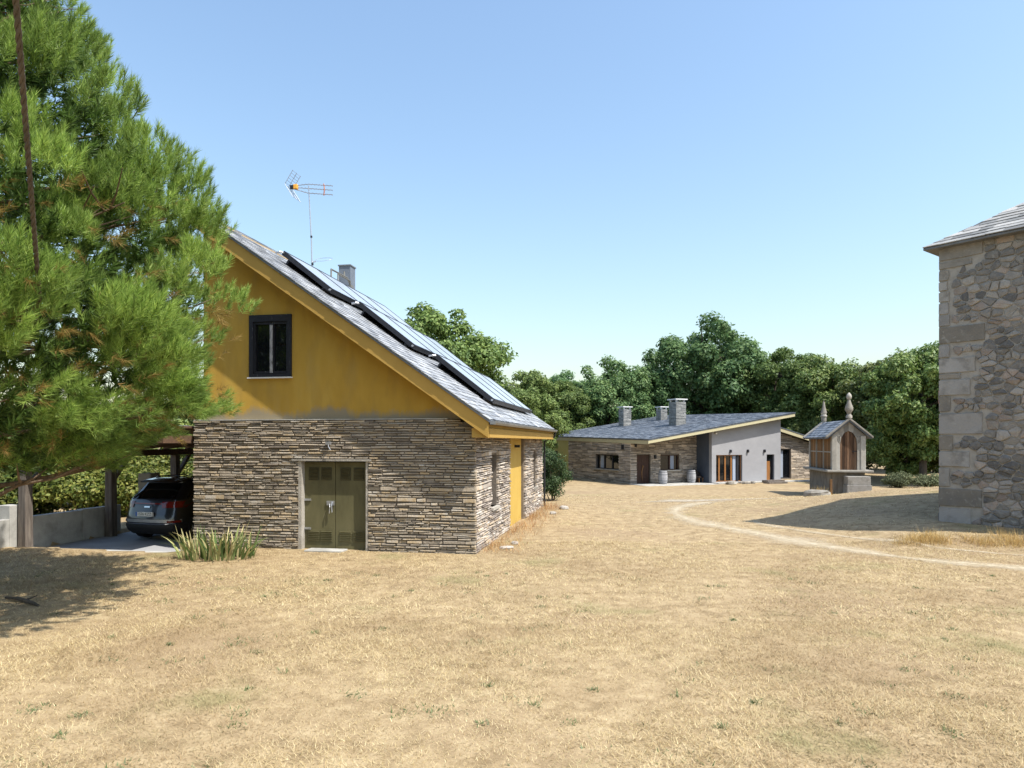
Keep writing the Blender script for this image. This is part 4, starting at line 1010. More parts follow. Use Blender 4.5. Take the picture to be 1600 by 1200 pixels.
# front stone wall
fwh = MB()
for q in ((0, .52, -.6, 3.9), (1.65, 2.52, -.6, 3.9), (.52, 1.65, 2.06, 3.9), (2.52, 4.15, -.6, .96), (2.52, 4.15, 2.04, 3.9), (4.15, MX, -.6, 3.9)):
    t1 = rz_(q[0], 0) - .12; t2 = rz_(q[1], 0) - .12
    if q[3] > 3: fwh.prism([(q[0], q[2]), (q[1], q[2]), (q[1], t2), (q[0], t1)][::-1], .0, .3, 1)
    else: fwh.box(q[0], q[1], 0, .3, q[2], q[3])
fwh = fwh.build('front_wall', 'joint', H)
st = ledgestones(random.Random(51), .0, MX, -.1, 4.2, lambda s, z, d: (s, -d, z), holes=[(.52, 1.65, -.5, 2.06), (2.52, 4.15, .96, 2.04)], ztop=lambda s: rz_(s, 0) - .15, h=(.05, .12), ln=(.2, .6))
emit_pieces(fwh, 'stone', 'stonework', st, 'schist_house', 60)
swh = MB(); LWN = 9.1
for q in ((.301, 1.5, -.6, 3.08), (4.75, LWN, -.6, 3.08), (1.5, 4.75, -.6, .97), (1.5, 4.75, 2.02, 3.08)): swh.box(0.001, .3, q[0], q[1], q[2], q[3])
swh = swh.build('side_wall', 'joint', H)
st = ledgestones(random.Random(52), .0, LWN, -.1, 3.1, lambda s, z, d: (-d, s, z), holes=[(1.5, 4.75, .97, 2.02)], h=(.05, .12), ln=(.3, .9))
emit_pieces(swh, 'stone', 'stonework', st, 'schist_house', 60)
box('end_wall', 'green_render', H, -.02, .3, LWN + .001, 13.6, -.6, 3.1)
box('vent', 'black_metal', H, -.05, .0, 11.0, 11.4, 1.9, 2.2)
box('rear_wall', 'green_render', H, .3, 12.2, 13.3, 13.6, -.6, 3.4)
def opening(parent, x0, x1, z0, z1, y, fm, bars=(), door=None, axis='x', curtain=None):
    """recessed frame with pane; axis x: wall along x at y; axis y: wall along y at x=y"""
    def B(mb, a, b, c0, c1, e0, e1):
        if axis == 'x': mb.box(a, b, y + c0, y + c1, e0, e1)
        else: mb.box(y + c0, y + c1, a, b, e0, e1)
        return mb
    fr_ = MB(); t = .06
    B(fr_, x0, x0 + t, .14, .22, z0, z1); B(fr_, x1 - t, x1, .14, .22, z0, z1); B(fr_, x0 + t, x1 - t, .14, .22, z1 - t, z1); B(fr_, x0 + t, x1 - t, .14, .22, z0, z0 + t)
    f = fr_.build('window_frame', fm, parent)
    B(MB(), x0 + t, x1 - t, .18, .195, z0 + t, z1 - t).build('pane', 'dark_glass', f)
    for b in bars: B(MB(), b - .06, b + .06, .12, .2, z0 + t, z1 - t).build('mullion', fm, f)
    if curtain:
        for (a, b) in curtain: B(MB(), a, b, .165, .178, z0 + t, z1 - t).build('curtain', 'curtain', f)
    return f
opening(H, 1.5, 4.75, .97, 2.02, 0, 'black_metal', (2.6, 3.7), axis='y', curtain=((3.75, 4.3),))
box('window_sill', 'granite', H, -.13, .15, 1.4, 5.0, .88, .968)
opening(H, 2.52, 4.15, .96, 2.04, 0, 'door_wood', (3.4,), curtain=((3.5, 3.8),))
box('window_sill', 'granite', H, 2.42, 4.25, -.12, .14, .87, .958)
dr_ = box('front_door', 'door_wood', H, .55, 1.62, .14, .20, .0, 2.05)
for k in range(5): box('door_board', 'door_wood', dr_, .58 + k * .205, .77 + k * .205, .125, .139, .02, 2.02)
MB().tube([(1.05, .11, .25), (1.0, .10, .85), (1.12, .10, 1.3)], [.02, .035, .05], 6).build('door_ornament', 'slat_wood', dr_)
for (x_, z_) in ((1.95, 1.78), (.30, 2.62)):
    MB().box(x_, x_ + .14, -.16, -.03, z_, z_ + .26).build('wall_lamp', 'black_metal', H, False, .02)
MB().box(-.18, -.03, .8, .95, 2.45, 2.8).build('wall_lamp', 'black_metal', H, False, .02)
# grey rendered block
GR0, GR1 = MX, 12.15
gb = MB(); zt = lambda a: rz_(a, MY) - .12
segs = ((GR0, 6.08, None), (6.08, 8.47, (2.04, None)), (8.47, 10.78, None), (10.78, 11.53, (2.05, None)), (11.53, GR1, None))
for a, b, h_ in segs:
    z0 = -.6 if h_ is None else h_[0]
    gb.prism([(a, z0), (b, z0), (b, zt(b)), (a, zt(a))][::-1], MY, MY + .3, 1)
    if h_: gb.box(a, b, MY, MY + .3, -.6, .12)
gb = gb.build('grey_wall', 'grey_render', H)
gs = MB(); gs.box(GR0, GR0 + .3, MY + .301, -.001, -.6, zt(GR0) + .03); 
gs.build('recess_side', 'navy_render', H)
box('grey_side', 'grey_render', H, GR1 - .3, GR1, MY + .301, 9, -.6, zt(GR1) - .05)
opening(gb, 6.08, 8.47, .12, 2.04, MY, 'frame_wood', (6.45, 7.0, 7.55), curtain=((7.72, 8.0),))
box('door_post', 'black_metal', gb, 8.02, 8.2, MY + .1, MY + .139, .12, 2.04)
f = opening(gb, 10.78, 11.53, .12, 2.05, MY, 'black_metal')
box('door_leaf', 'frame_wood', f, 10.84, 11.2, MY + .12, MY + .16, .14, 1.55)
for x_ in (7.35, 8.95, 10.53): MB().box(x_ - .07, x_ + .07, MY - .13, MY - .002, 2.2, 2.42).build('wall_lamp', 'black_metal', gb, False, .02)
MB().tube([(GR0 + .3, MY - .02, 3.62), (GR0 + .3, MY - .16, 3.58)], .06, 8).build('camera_dome', 'white_cap', gb, True)
# roof
VF2, VB2, AL, AR = -2.3, 13.9, -.1, 13.0
cor = [(AL, VF2), (AR, VF2), (AR, VB2), (AL, VB2)]
rr_ = MB(); rr_.add([(a, v, rz_(a, v) - .08) for a, v in cor] + [(a, v, rz_(a, v)) for a, v in cor], BOXF)
hroof = rr_.build('roof', 'slate_dark', H)
Lh = math.hypot(1, .154)
hm = lambda s, t, n: (AL - .04 + t / Lh, s, rz_(AL - .04 + t / Lh, s) + .004 + n)
emit_pieces(hroof, 'slate', 'slating', slates(random.Random(70), VF2 - .03, VB2, (AR - AL + .05) * Lh, hm, .26, (.28, .45), .02), 'slate_dark', 150)
fb = MB(); fb.prism([(AL, rz_(AL, VF2) - .29), (AR - .02, rz_(AR, VF2) - .29), (AR - .02, rz_(AR, VF2) - .083), (AL, rz_(AL, VF2) - .083)][::-1], VF2 + .02, VF2 + .10, 1)
fb.build('fascia_board', 'cream_trim', H)
fb = MB(); fb.add([(AL + q, v, rz_(AL, v) - z) for z in (.33, .082) for (q, v) in ((.02, VF2 + .101), (.10, VF2 + .101), (.10, VB2 - .05), (.02, VB2 - .05))], BOXF)
fb.build('fascia_board', 'cream_trim', H)
sfh = MB(); sfh.add([(a, v, rz_(a, v) - .125) for a, v in ((AL + .1, VF2 + .1), (AR - .05, VF2 + .1), (AR - .05, VB2 - .05), (AL + .1, VB2 - .05))] + [(a, v, rz_(a, v) - .085) for a, v in ((AL + .1, VF2 + .1), (AR - .05, VF2 + .1), (AR - .05, VB2 - .05), (AL + .1, VB2 - .05))], BOXF)
sfh.build('soffit', 'beam_wood', H)
for (a, v, s, h_) in ((5.9, 9.8, .38, 1.45), (9.6, 9.6, .34, .95), (6.5, 3.3, .46, 1.8)):
    zb = rz_(a, v); c = MB().box(a - s, a + s, v - s, v + s, zb - .1, zb + h_).build('chimney', 'chimney_stone', hroof)
    stc = []
    for fm in (lambda q, z, d: (a - s + q, v - s - d, z), lambda q, z, d: (a - s - d, v + s - q, z), lambda q, z, d: (a + s + d, v - s + q, z)):
        stc += ledgestones(random.Random(int(a * 10)), 0, 2 * s, zb - .05, zb + h_, fm, h=(.06, .13), ln=(.15, .4), pr=(.005, .03))
    mbc = MB()
    for vs, fs in stc: mbc.add(vs, fs)
    mbc.v = [tuple(p) for p in mbc.v]; q_ = mbc.build('chimney_stonework', 'chimney_stone', hroof); q_['kind'] = 'stuff'
    for (dx, dy) in ((-1, -1), (1, -1), (1, 1), (-1, 1)): box('chimney_leg', 'white_cap', hroof, a + dx * s * .75 - .06, a + dx * s * .75 + .06, v + dy * s * .75 - .06, v + dy * s * .75 + .06, zb + h_, zb + h_ + .16)
    box('chimney_cap', 'white_cap', hroof, a - s - .1, a + s + .1, v - s - .1, v + s + .1, zb + h_ + .16, zb + h_ + .24)
# right hand wing, its roof falling away to the right
wz = lambda a: 3.97 - .24 * (a - 14.5)
wg = MB(); wy = .5
wg.prism([(12.16, -.6), (14.3, -.6), (14.3, wz(14.3) - .3), (12.16, wz(12.16) - .3)][::-1], wy, wy + .3, 1); wg.prism([(15.4, -.6), (19.5, -.6), (19.5, wz(19.5) - .3), (15.4, wz(15.4) - .3)][::-1], wy, wy + .3, 1)
wg.prism([(14.3, 2.38), (15.4, 2.38), (15.4, wz(15.4) - .3), (14.3, wz(14.3) - .3)][::-1], wy, wy + .3, 1); wg.box(14.3, 15.4, wy, wy + .3, -.6, .1)
wg = wg.build('wing_wall', 'joint_pale', H)
st = ledgestones(random.Random(53), 12.16, 19.5, -.1, 4.5, lambda s, z, d: (s, wy - d, z), holes=[(14.3, 15.4, .1, 2.38)], ztop=lambda s: wz(s) - .33, h=(.06, .13), ln=(.25, .7))
emit_pieces(wg, 'stone', 'stonework', st, 'schist_house', 60)
opening(wg, 14.3, 15.4, .1, 2.38, wy, 'black_metal', curtain=((14.4, 14.75),))
wr_ = MB(); wr_.prism([(12.2, wz(12.2) - .06), (20, wz(20) - .06), (20, wz(20)), (12.2, wz(12.2))][::-1], wy - .55, 9, 1); wr_.build('wing_roof', 'slate_dark', H)
wr_ = MB(); wr_.prism([(12.2, wz(12.2) - .34), (20, wz(20) - .34), (20, wz(20) - .062), (12.2, wz(12.2) - .062)][::-1], wy - .52, wy - .44, 1); wr_.build('fascia_board', 'cream_trim', H)
# paved terrace and dark steps
pt = MB().box(-.2, MX - .01, -2.5, -.07, -.4, .04).build('terrace', 'concrete', None, False, .02); pt.location = H.location; pt.rotation_euler = H.rotation_euler; pt['kind'] = 'structure'; pt['label'] = 'raised concrete terrace in front of the low house'
pt = MB().box(MX + .02, 17.5, -2.35, MY - .01, -.5, .10).build('terrace', 'concrete', None, False, .02); pt.location = H.location; pt.rotation_euler = H.rotation_euler; pt['kind'] = 'structure'; pt['label'] = 'narrow stone plinth along the grey wall'
def hpt(a, v, z=0): return tuple(world_of(H) @ Vector((a, v, z)))
for (a, v, l_, z_, lb) in ((10.4, -2.75, 1.6, .0, 'upper dark slab step before the brown door of the grey wall'), (9.9, -3.45, 1.7, -.08, 'lower dark slab step out on the dry lawn'), (15.2, -2.75, 1.7, .02, 'dark slab step beside the stone wing')):
    s_ = MB().box(-l_ / 2, l_ / 2, -.3, .3, -.4, .12).build('stone_step', 'old_wood', None, False, .015); s_.location = hpt(a, v, z_ + .1); s_.rotation_euler = H.rotation_euler; tag(s_, lb, 'step')
for k in range(9):
    p = hpt(R.uniform(5.9, 8.4), R.uniform(-3.2, -2.6)); rock('stone', 'pale_rock' if k % 2 else 'granite', p[0], p[1], R.uniform(.3, .7), R.uniform(.2, .4), R.uniform(.15, .3), 'loose stone in the rubble edging before the folding glass doors', 'stone', 'stones edging the terrace', 100 + k)
# wine barrels and armchair
for (a, v, lb) in ((2.05, -.95, 'weathered grey wine barrel beside the front door'), (4.75, -.62, 'weathered grey wine barrel next to the dark armchair')):
    Bq = thing('wine_barrel', lb, 'barrel', hpt(a, v, .04), KA)
    nS = 16; prof = [(.27, 0), (.31, .2), (.335, .46), (.31, .72), (.27, .92)]
    for k in range(nS):
        a0, a1 = 2 * PI * (k + .03) / nS, 2 * PI * (k + .97) / nS
        vs = []
        for (r, z) in prof: vs += [(r * math.cos(a0), r * math.sin(a0), z), (r * math.cos(a1), r * math.sin(a1), z)]
        MB().add(vs, [(2 * i, 2 * i + 1, 2 * i + 3, 2 * i + 2) for i in range(4)]).build('stave', 'barrel_wood', Bq)
    MB().lathe([(.255, .04), (.255, .88)], n=16).build('barrel_head', 'barrel_wood', Bq)
    for z in (.07, .24, .66, .83):
        r = np.interp(z, [p[1] for p in prof], [p[0] for p in prof]) + .006
        MB().lathe([(r, z - .025), (r + .004, z), (r, z + .025)], n=24).build('hoop', 'barrel_hoop', Bq, True)
AC = thing('armchair', 'dark round-backed armchair on the terrace by the grey wall', 'armchair', hpt(5.25, -.75, .04), KA + .35)
MB().box(-.27, .27, -.28, .25, .34, .46).build('seat', 'dark_seat', AC, False, .04)
bk = MB()
for k in range(12):
    a0 = PI * k / 12; a1 = PI * (k + 1) / 12
    q = lambda a, r, z: (r * math.cos(a) * 1.02, r * math.sin(a), z)
    h0 = .62 + .38 * math.sin(a0); h1 = .62 + .38 * math.sin(a1)
    bk.add([q(a0, .30, .3), q(a1, .30, .3), q(a1, .30, h1), q(a0, .30, h0), q(a0, .36, .3), q(a1, .36, .3), q(a1, .36, h1), q(a0, .36, h0)], BOXF)
bk.build('backrest', 'dark_seat', AC)
for (x_, y_) in ((-.25, -.24), (.25, -.24), (-.25, .22), (.25, .22)): MB().tube([(x_, y_, 0), (x_, y_, .345)], [.018, .024], 8).build('leg', 'frame_wood', AC)

# ------------------------------------------------------------------ vegetation
def leaf_quads(C, Nn, size, aspect=.55):
    n = len(C); rnd = NR.normal(0, 1, (n, 3)); Nn = Nn / (np.linalg.norm(Nn, axis=1, keepdims=True) + 1e-9)
    a = np.cross(Nn, rnd); a /= np.linalg.norm(a, axis=1, keepdims=True) + 1e-9; b = np.cross(Nn, a)
    s = size[:, None]
    V = np.stack([C - a * s, C + b * s * aspect - a * s * .1, C + a * s + Nn * s * .12, C - b * s * aspect - a * s * .1], 1).reshape(-1, 3)
    i = np.arange(n) * 4
    return V, np.stack([i, i + 1, i + 2, i + 3], -1)
def crown_mesh(name, R0, zlo, zhi, nb, nl, leaf, seed, br=(.16, .30), open_=.25):
    rg = np.random.default_rng(seed)
    H0 = (zhi - zlo) / 2; cz = (zhi + zlo) / 2
    cs_ = []
    while len(cs_) < nb:
        p = rg.uniform(-1, 1, 3); r = np.linalg.norm(p)
        if not (.38 < r < .88): continue
        if p[2] < -.1: p[:2] *= .92
        cs_.append((p[0] * R0, p[1] * R0, cz + p[2] * H0, rg.uniform(*br) * R0))
    C = []; N = []
    w_ = np.array([c[3] ** 2 for c in cs_]); w_ = (w_ / w_.sum() * nl).astype(int)
    for (x0, y0, z0, rb), m_ in zip(cs_, w_):
        d = rg.normal(0, 1, (m_, 3)); d /= np.linalg.norm(d, axis=1, keepdims=True)
        rad = rb * (.55 + .5 * rg.uniform(0, 1, m_) ** .6) * (1 + .22 * np.sin(d[:, 0] * 5 + x0) * np.sin(d[:, 2] * 6 + z0) + .15 * np.sin(d[:, 1] * 9 + y0))
        p = d * rad[:, None] * np.array([1, 1, .78])
        keep = (d[:, 2] > -.75) | (rg.uniform(0, 1, m_) < .4)
        C.append((p + np.array([x0, y0, z0]))[keep]); N.append((d * .8 + np.array([0, 0, .45]) + rg.normal(0, .45, (m_, 3)))[keep])
    C = np.concatenate(C); N = np.concatenate(N)
    V, F = leaf_quads(C, N, leaf * rg.uniform(.6, 1.25, len(C)))
    return np_mesh(name, V, F), cs_
def make_tree(name, m, R0, zlo, zhi, nb, nl, leaf, seed, trunk_r=.25, br=(.16, .30)):
    t = thing(name, '', 'tree')
    me, cs_ = crown_mesh('crown', R0, zlo, zhi, nb, nl, leaf, seed, br)
    finish('crown', me, m, t)
    tb = MB(); rr = random.Random(seed); mid = (zlo + zhi) / 2
    tb.tube([(0, 0, -.3), (rr.uniform(-.1, .1), rr.uniform(-.1, .1), zlo * .6), (rr.uniform(-.2, .2), rr.uniform(-.2, .2), mid), (0, 0, zhi * .86)], [trunk_r * 1.25, trunk_r, trunk_r * .6, .04], 9)
    tr = tb.build('trunk', 'oak_bark', t, True)
    for (x0, y0, z0, rb) in sorted(cs_, key=lambda c: -c[3])[:16]:
        zs_ = max(zlo * .55, min(z0 - .35 * math.hypot(x0, y0), zhi * .75)); lb = MB().tube([(0, 0, zs_), (x0 * .5, y0 * .5, (zs_ + z0) / 2 + .15), (x0, y0, z0)], [trunk_r * .42, trunk_r * .26, .03], 6)
        lb.build('limb', 'oak_bark', tr, True)
    return t
TREES = {
    'oak': make_tree('oak_tree', 'oak_leaf', 5.0, 1.4, 12, 110, 60000, .145, 1, .28, (.10, .25)),
    'dark': make_tree('oak_tree', 'oak_leaf_dark', 5.2, 1.2, 12, 115, 60000, .145, 2, .3, (.10, .25)),
    'chest': make_tree('chestnut_tree', 'chestnut_leaf', 4.8, 1.5, 10.5, 105, 60000, .14, 3, .28, (.10, .24)),
    'low': make_tree('chestnut_tree', 'chestnut_leaf', 3.6, .4, 6.2, 70, 32000, .125, 4, .16, (.12, .26))}
USED = {}
def plant(kind, x, y, s, rz, label, group='trees behind the yard', sz=None, cat='tree'):
    src = TREES[kind]
    t = copy_tree(src) if USED.get(kind) else src
    USED[kind] = 1
    t.location = (x, y, tz(x, y)); t.rotation_euler = (0, 0, rz); t.scale = (s, s, sz or s)
    if kind == 'hedge': t.location.z -= .35
    return tag(t, label, cat, group)
plant('oak', -4.6, 43, .98, .3, 'green oak rising directly behind the solar collectors of the garage', sz=.99)
plant('dark', -9.5, 50, .86, 3.0, 'oak hidden mostly behind the garage roof ridge', sz=.80)
plant('oak', 1.0, 53, .70, 1.9, 'smaller oak between the garage eave and the low house', sz=.62)
plant('oak', 4.6, 67, .85, 4.2, 'rounded oak behind the left end of the slate roof', sz=.78)
plant('dark', 9.8, 70, .95, 1.0, 'dark oak behind the leftmost roof chimney', sz=1.0)
plant('dark', 14.6, 70, .85, 5.3, 'dark oak filling the gap beside the tallest tree', sz=.95)
plant('dark', 20.0, 72, 1.38, 2.2, 'tallest broad dark oak towering behind the roof chimneys', sz=1.42)
plant('oak', 26.3, 68, 1.02, 3.4, 'oak behind the high end of the slanting slate roof', sz=1.07)
plant('chest', 29.6, 63, 1.02, .5, 'yellow green chestnut behind the two granary finials', sz=1.10)
plant('chest', 31.6, 56.5, 1.0, 2.6, 'chestnut with full crown to the right of the granary', sz=1.03)
plant('chest', 28.0, 46.5, .86, 4.4, 'chestnut with bare leaning trunk beside the tower', sz=.98)
plant('chest', 33.5, 50, .95, 1.4, 'chestnut half hidden behind the tower corner', sz=1.0)
plant('low', 27.5, 61, .95, 0, 'low bushy chestnut behind the stone wing of the house')
plant('low', 28.2, 49.0, .80, 2, 'low leafy chestnut to the right of the granary')
plant('low', 30.6, 52.5, .75, 4, 'low leafy sapling under the chestnuts right of the granary')
plant('low', 32.0, 47.5, .72, 5, 'low leafy sapling close behind the tower')
plant('oak', 1.2, 67, .85, 2.4, 'oak just behind the low left eave of the slate roof', sz=.86)
plant('low', -.6, 60, .95, 1, 'low tree behind the left eave of the low house')
plant('low', -2.6, 47, .9, 3, 'low tree behind the far garage corner')
plant('dark', 33, 78, 1.1, .9, 'far oak in the back of the wood, right part')
plant('dark', 27, 84, 1.25, 2.9, 'far oak in the back of the wood behind the tall oak')
plant('dark', 7, 82, 1.0, 4.9, 'far oak in the back of the wood behind the chimneys')
plant('dark', 41, 66, 1.05, 5.9, 'far oak behind the tower')

def make_bush(name, m, R0, h, nb, nl, leaf, seed):
    t = thing(name, '', 'bush'); me, cs_ = crown_mesh('foliage', R0, .1, h, nb, nl, leaf, seed, (.24, .42)); finish('foliage', me, m, t)
    sb = MB()
    for (x0, y0, z0, rb) in cs_[:10]: sb.tube([(x0 * .15, y0 * .15, -.1), (x0 * .6, y0 * .6, z0 * .55), (x0, y0, z0)], [.035, .022, .008], 5)
    sb.build('stems', 'oak_bark', t); return t
TREES['hedge'] = make_bush('hedge_shrub', 'hedge_leaf', 1.7, 2.9, 34, 15000, .075, 11)
TREES['bush'] = make_bush('garden_bush', 'bush_leaf', 1.25, 2.7, 30, 9000, .06, 12)
TREES['sage'] = make_bush('low_shrub', 'sage_leaf', 1.0, .9, 24, 6000, .05, 13)
plant('bush', 1.85, 31.2, .72, 0, 'dark bush between the garage corner and the low house', None, .82, 'bush')
plant('bush', 1.25, 32.6, .80, 2, 'taller dark bush just behind the garage far corner', None, .92, 'bush')
hl_ = [('leafy hedge shrub seen past the front carport post', -19.6, 23.0, 1.0, .95), ('leafy hedge shrub above the low wall beside the front post', -16.8, 23.2, 1.05, .98), ('bright hedge shrub between the two carport posts', -14.4, 23.6, 1.05, 1.0),
       ('hedge shrub behind the block pillar', -12.2, 25.2, 1.05, 1.02), ('hedge shrub seen over the car roof', -10.6, 27.4, 1.1, 1.05), ('shaded hedge shrub behind the rear carport post', -8.8, 29.6, 1.1, 1.05), ('hedge shrub at the outer end of the hedge', -22.6, 23.6, 1.1, 1.0)]
for k, (lb, x_, y_, s, sz) in enumerate(hl_): plant('hedge', x_, y_, s, k * 1.3, lb, 'hedge behind the carport', sz, 'shrub')
for k, (x_, y_, lb) in enumerate(((-21, 28, 'rear hedge shrub behind the outer end of the hedge'), (-17.5, 28.5, 'rear hedge shrub behind the front carport post'), (-14.5, 29.5, 'rear hedge shrub in the gap between the carport posts'), (-11.5, 32, 'rear hedge shrub beyond the parked car'))):
    plant('hedge', x_, y_, 1.3, k * 2.3 + .4, lb, 'hedge behind the carport', 1.08, 'shrub')
for k, (lb, x_, y_, s) in enumerate((('low tree far beyond the hedge, left of the front post', -44, 60, 1.0), ('low tree far beyond the hedge, behind the carport roof', -34, 58, .9), ('low tree far beyond the hedge, behind the pine', -52, 64, 1.1), ('low tree far beyond the parked car and carport roof', -26, 58, 1.25))):
    plant('low', x_, y_, s, k * 1.9, lb, 'low trees beyond the hedge')
for k, (x_, y_, s, lb) in enumerate(((24.6, 43.5, 1.0, 'grey green low shrub on the grass beyond the mound'), (26.4, 43.2, .95, 'grey green low shrub before the chestnut trunk'), (28.4, 43.6, 1.0, 'grey green low shrub by the tower edge'), (22.9, 46.5, .9, 'grey green low shrub right behind the granary steps'))):
    plant('sage', x_, y_, s, k * 1.7, lb, 'low shrubs under the chestnuts', None, 'shrub')
for k in range(13):
    x_ = -12 + k * 5.0; plant('hedge', x_, 70 + 5 * math.sin(k * 2.1), 1.9, k * 1.1, 'undergrowth shrub in the shade below the far oaks', 'undergrowth below the oaks', 1.3, 'shrub')

# ------------------------------------------------------------------ the pine in the left foreground
PX, PY = -8.7, 9.6
PT = thing('pine_tree', 'big bushy pine with long bright needles in front of the carport', 'tree', (PX, PY, tz(PX, PY)))
rgp = np.random.default_rng(5)
Zk = [2.15, 2.5, 2.85, 3.5, 4.4, 5.25, 6.1, 7.6, 9.4, 10.6, 11.4]; Rk = [2.7, 3.6, 4.15, 4.4, 4.45, 4.4, 4.0, 3.2, 1.95, 1.0, .25]
def lump(a, z): return np.minimum(1.07, 1 + .09 * np.sin(a * 5 + z * 1.1) + .08 * np.sin(a * 9 - z * 2.3) + .06 * np.sin(z * 4.2 + a * 3) + .03 * np.sin(a * 17 + z * 5))
def shoots(n, f0, f1, zr0=2.1, zr1=11.3):
    z = rgp.uniform(zr0, zr1, n * 3); a = rgp.uniform(0, 2 * PI, n * 3); Rz = np.interp(z, Zk, Rk)
    k = rgp.uniform(0, 4.6, n * 3) < Rz + .35
    z, a, Rz = z[k][:n], a[k][:n], Rz[k][:n]
    f = f0 + (f1 - f0) * rgp.uniform(0, 1, len(z)) ** .6
    r = Rz * f * lump(a, z)
    return np.stack([r * np.cos(a), r * np.sin(a), z + rgp.uniform(-.1, .1, len(z))], -1), a, z
def needles(P, A, nn, ln, wd, spread):
    n = len(P); A = A / np.linalg.norm(A, axis=1, keepdims=True)
    t = np.cross(A, rgp.normal(0, 1, (n, 3))); t /= np.linalg.norm(t, axis=1, keepdims=True); b = np.cross(A, t)
    L = rgp.uniform(.17, .30, n)
    i = np.repeat(np.arange(n), nn); m_ = n * nn; th = rgp.uniform(0, 2 * PI, m_); q = rgp.uniform(0, 1, m_) ** .8
    base = P[i] + A[i] * (L[i] * q)[:, None]
    sp = spread[i] * (1.15 - .75 * q) * rgp.uniform(.7, 1.2, m_)
    d = A[i] * np.cos(sp)[:, None] + (t[i] * np.cos(th)[:, None] + b[i] * np.sin(th)[:, None]) * np.sin(sp)[:, None]
    tip = base + d * (ln * rgp.uniform(.75, 1.15, m_))[:, None]; tip[:, 2] -= .012
    s = np.cross(d, rgp.normal(0, 1, (m_, 3))); s /= np.linalg.norm(s, axis=1, keepdims=True); s *= wd / 2
    V = np.stack([base - s, base + s, tip], 1).reshape(-1, 3); k = np.arange(m_) * 3
    return V, np.stack([k, k + 1, k + 2], -1)
BC, ba, bz_ = shoots(420, .76, .93)
ns = 32; rep_i = np.repeat(np.arange(len(BC)), ns); m0 = len(rep_i); bsz = rgp.uniform(.7, 1.3, len(BC))[rep_i]
dq = rgp.normal(0, 1, (m0, 3)); dq /= np.linalg.norm(dq, axis=1, keepdims=True); dq[:, 2] = np.abs(dq[:, 2]) * 1.1 - .25
off = dq * (rgp.uniform(.35, 1, m0) ** .5 * bsz)[:, None] * np.array([.42, .42, .34])
P = BC[rep_i] + off; a = ba[rep_i]; z = bz_[rep_i]
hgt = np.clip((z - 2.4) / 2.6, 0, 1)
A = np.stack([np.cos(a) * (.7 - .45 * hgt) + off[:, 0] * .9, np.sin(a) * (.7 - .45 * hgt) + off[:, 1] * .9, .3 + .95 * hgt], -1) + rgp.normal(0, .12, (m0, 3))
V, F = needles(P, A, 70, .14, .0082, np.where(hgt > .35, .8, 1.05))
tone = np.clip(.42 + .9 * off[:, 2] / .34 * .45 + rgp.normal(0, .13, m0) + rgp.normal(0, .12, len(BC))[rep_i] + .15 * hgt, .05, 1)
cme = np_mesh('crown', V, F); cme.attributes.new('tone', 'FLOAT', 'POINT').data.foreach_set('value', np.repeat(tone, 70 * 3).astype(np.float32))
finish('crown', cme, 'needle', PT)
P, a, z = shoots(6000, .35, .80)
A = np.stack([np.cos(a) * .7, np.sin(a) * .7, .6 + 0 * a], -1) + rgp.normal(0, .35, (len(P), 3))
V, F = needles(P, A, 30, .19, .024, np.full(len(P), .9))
finish('inner_needles', np_mesh('inner_needles', V, F), 'needle', PT)  # no tone attribute: the crown's inner shade is painted as darker needles
P, a, z = shoots(900, .6, .93, 2.1, 6.0)
A = np.stack([np.cos(a) * .8, np.sin(a) * .8, -.05 + 0 * a], -1) + rgp.normal(0, .4, (len(P), 3))
V, F = needles(P, A, 46, .14, .0062, np.full(len(P), .95))
finish('dry_needles', np_mesh('dry_needles', V, F), 'needle_dry', PT)
tb = MB().tube([(0, 0, -.3), (.05, .02, 2), (-.05, .05, 5), (.03, 0, 8.5), (0, 0, 11.2)], [.30, .25, .19, .10, .02], 12)
ptr = tb.build('trunk', 'bark', PT, True)
rl = random.Random(8)
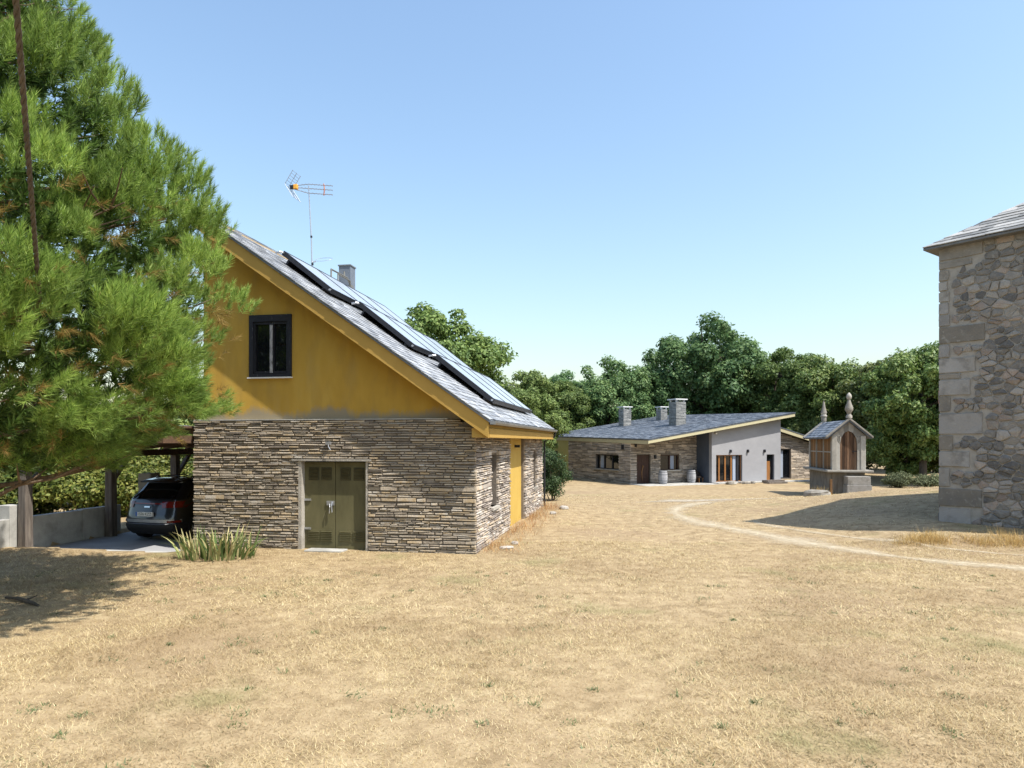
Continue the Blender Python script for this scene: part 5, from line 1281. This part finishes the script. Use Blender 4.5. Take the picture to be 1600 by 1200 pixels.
for k in range(74):
    z0 = 1.4 + 9.2 * (k / 73) ** .95; a_ = k * 2.399 + rl.uniform(-.3, .3); zt_ = z0 + rl.uniform(.3, .9) * (1 if z0 > 3 else .7); rr = float(np.interp(zt_, Zk, Rk)) * rl.uniform(.82, .95)
    p0 = Vector((0, 0, z0)); p3 = Vector((rr * math.cos(a_), rr * math.sin(a_), zt_)); p1 = p0.lerp(p3, .4) + Vector((0, 0, -.12)); p2 = p0.lerp(p3, .75) + Vector((rl.uniform(-.1, .1), rl.uniform(-.1, .1), -.1))
    rb = .055 * (1 - z0 / 14) + .012
    lb = MB().tube([p0, p1, p2, p3], [rb, rb * .75, rb * .5, .008], 7)
    for q in range(5):
        t = rl.uniform(.4, .95); c = p1.lerp(p3, t); da = a_ + rl.choice((-1, 1)) * rl.uniform(.5, 1.2); L_ = rl.uniform(.4, .95)
        lb.tube([c, c + Vector((math.cos(da) * L_ * .5, math.sin(da) * L_ * .5, .08)), c + Vector((math.cos(da) * L_, math.sin(da) * L_, .3))], [rb * .35, rb * .25, .005], 5)
    lb.build('limb', 'bark', ptr, True)
tip = Vector((-5.38, 7.78, 4.06)) - Vector((PX, PY, tz(PX, PY)))
MB().tube([(0, 0, 3.6), tip * .5 + Vector((0, 0, 1.9)), tip], [.06, .045, .03], 7).build('limb', 'bark', ptr, True)

# twisted rope from the pine limb up to a pole behind the viewpoint
e0, e1 = Vector((-5.38, 7.78, 4.06)), Vector((.95, -2.25, 10.0))
RP = thing('twisted_rope', 'brown twisted rope running down into the pine crown', 'rope', tuple(e0))
dv = e1 - e0; t_ = dv.normalized(); s1 = t_.orthogonal().normalized(); s2 = t_.cross(s1); Lr = dv.length
for k in range(3):
    pts = []; N_ = int(Lr / .035)
    for i in range(N_ + 1):
        q = i / N_; ph = 2 * PI * (q * Lr / .30 + k / 3); pts.append(dv * q + Vector((0, 0, -.10 * math.sin(PI * q))) + (s1 * math.cos(ph) + s2 * math.sin(ph)) * .0125)
    MB().tube(pts, .0125, 6).build('strand', 'rope', RP, True)
UP = thing('utility_pole', 'wooden pole holding the upper end of the twisted rope', 'pole', (1.05, -2.4, -.02))
MB().tube([(0, 0, -.5), (0, 0, 10.4)], [.14, .10], 12).build('shaft', 'old_wood', UP, True)
MB().box(-.12, .12, -.03, .20, 9.95, 10.05).build('bracket', 'galv', UP)
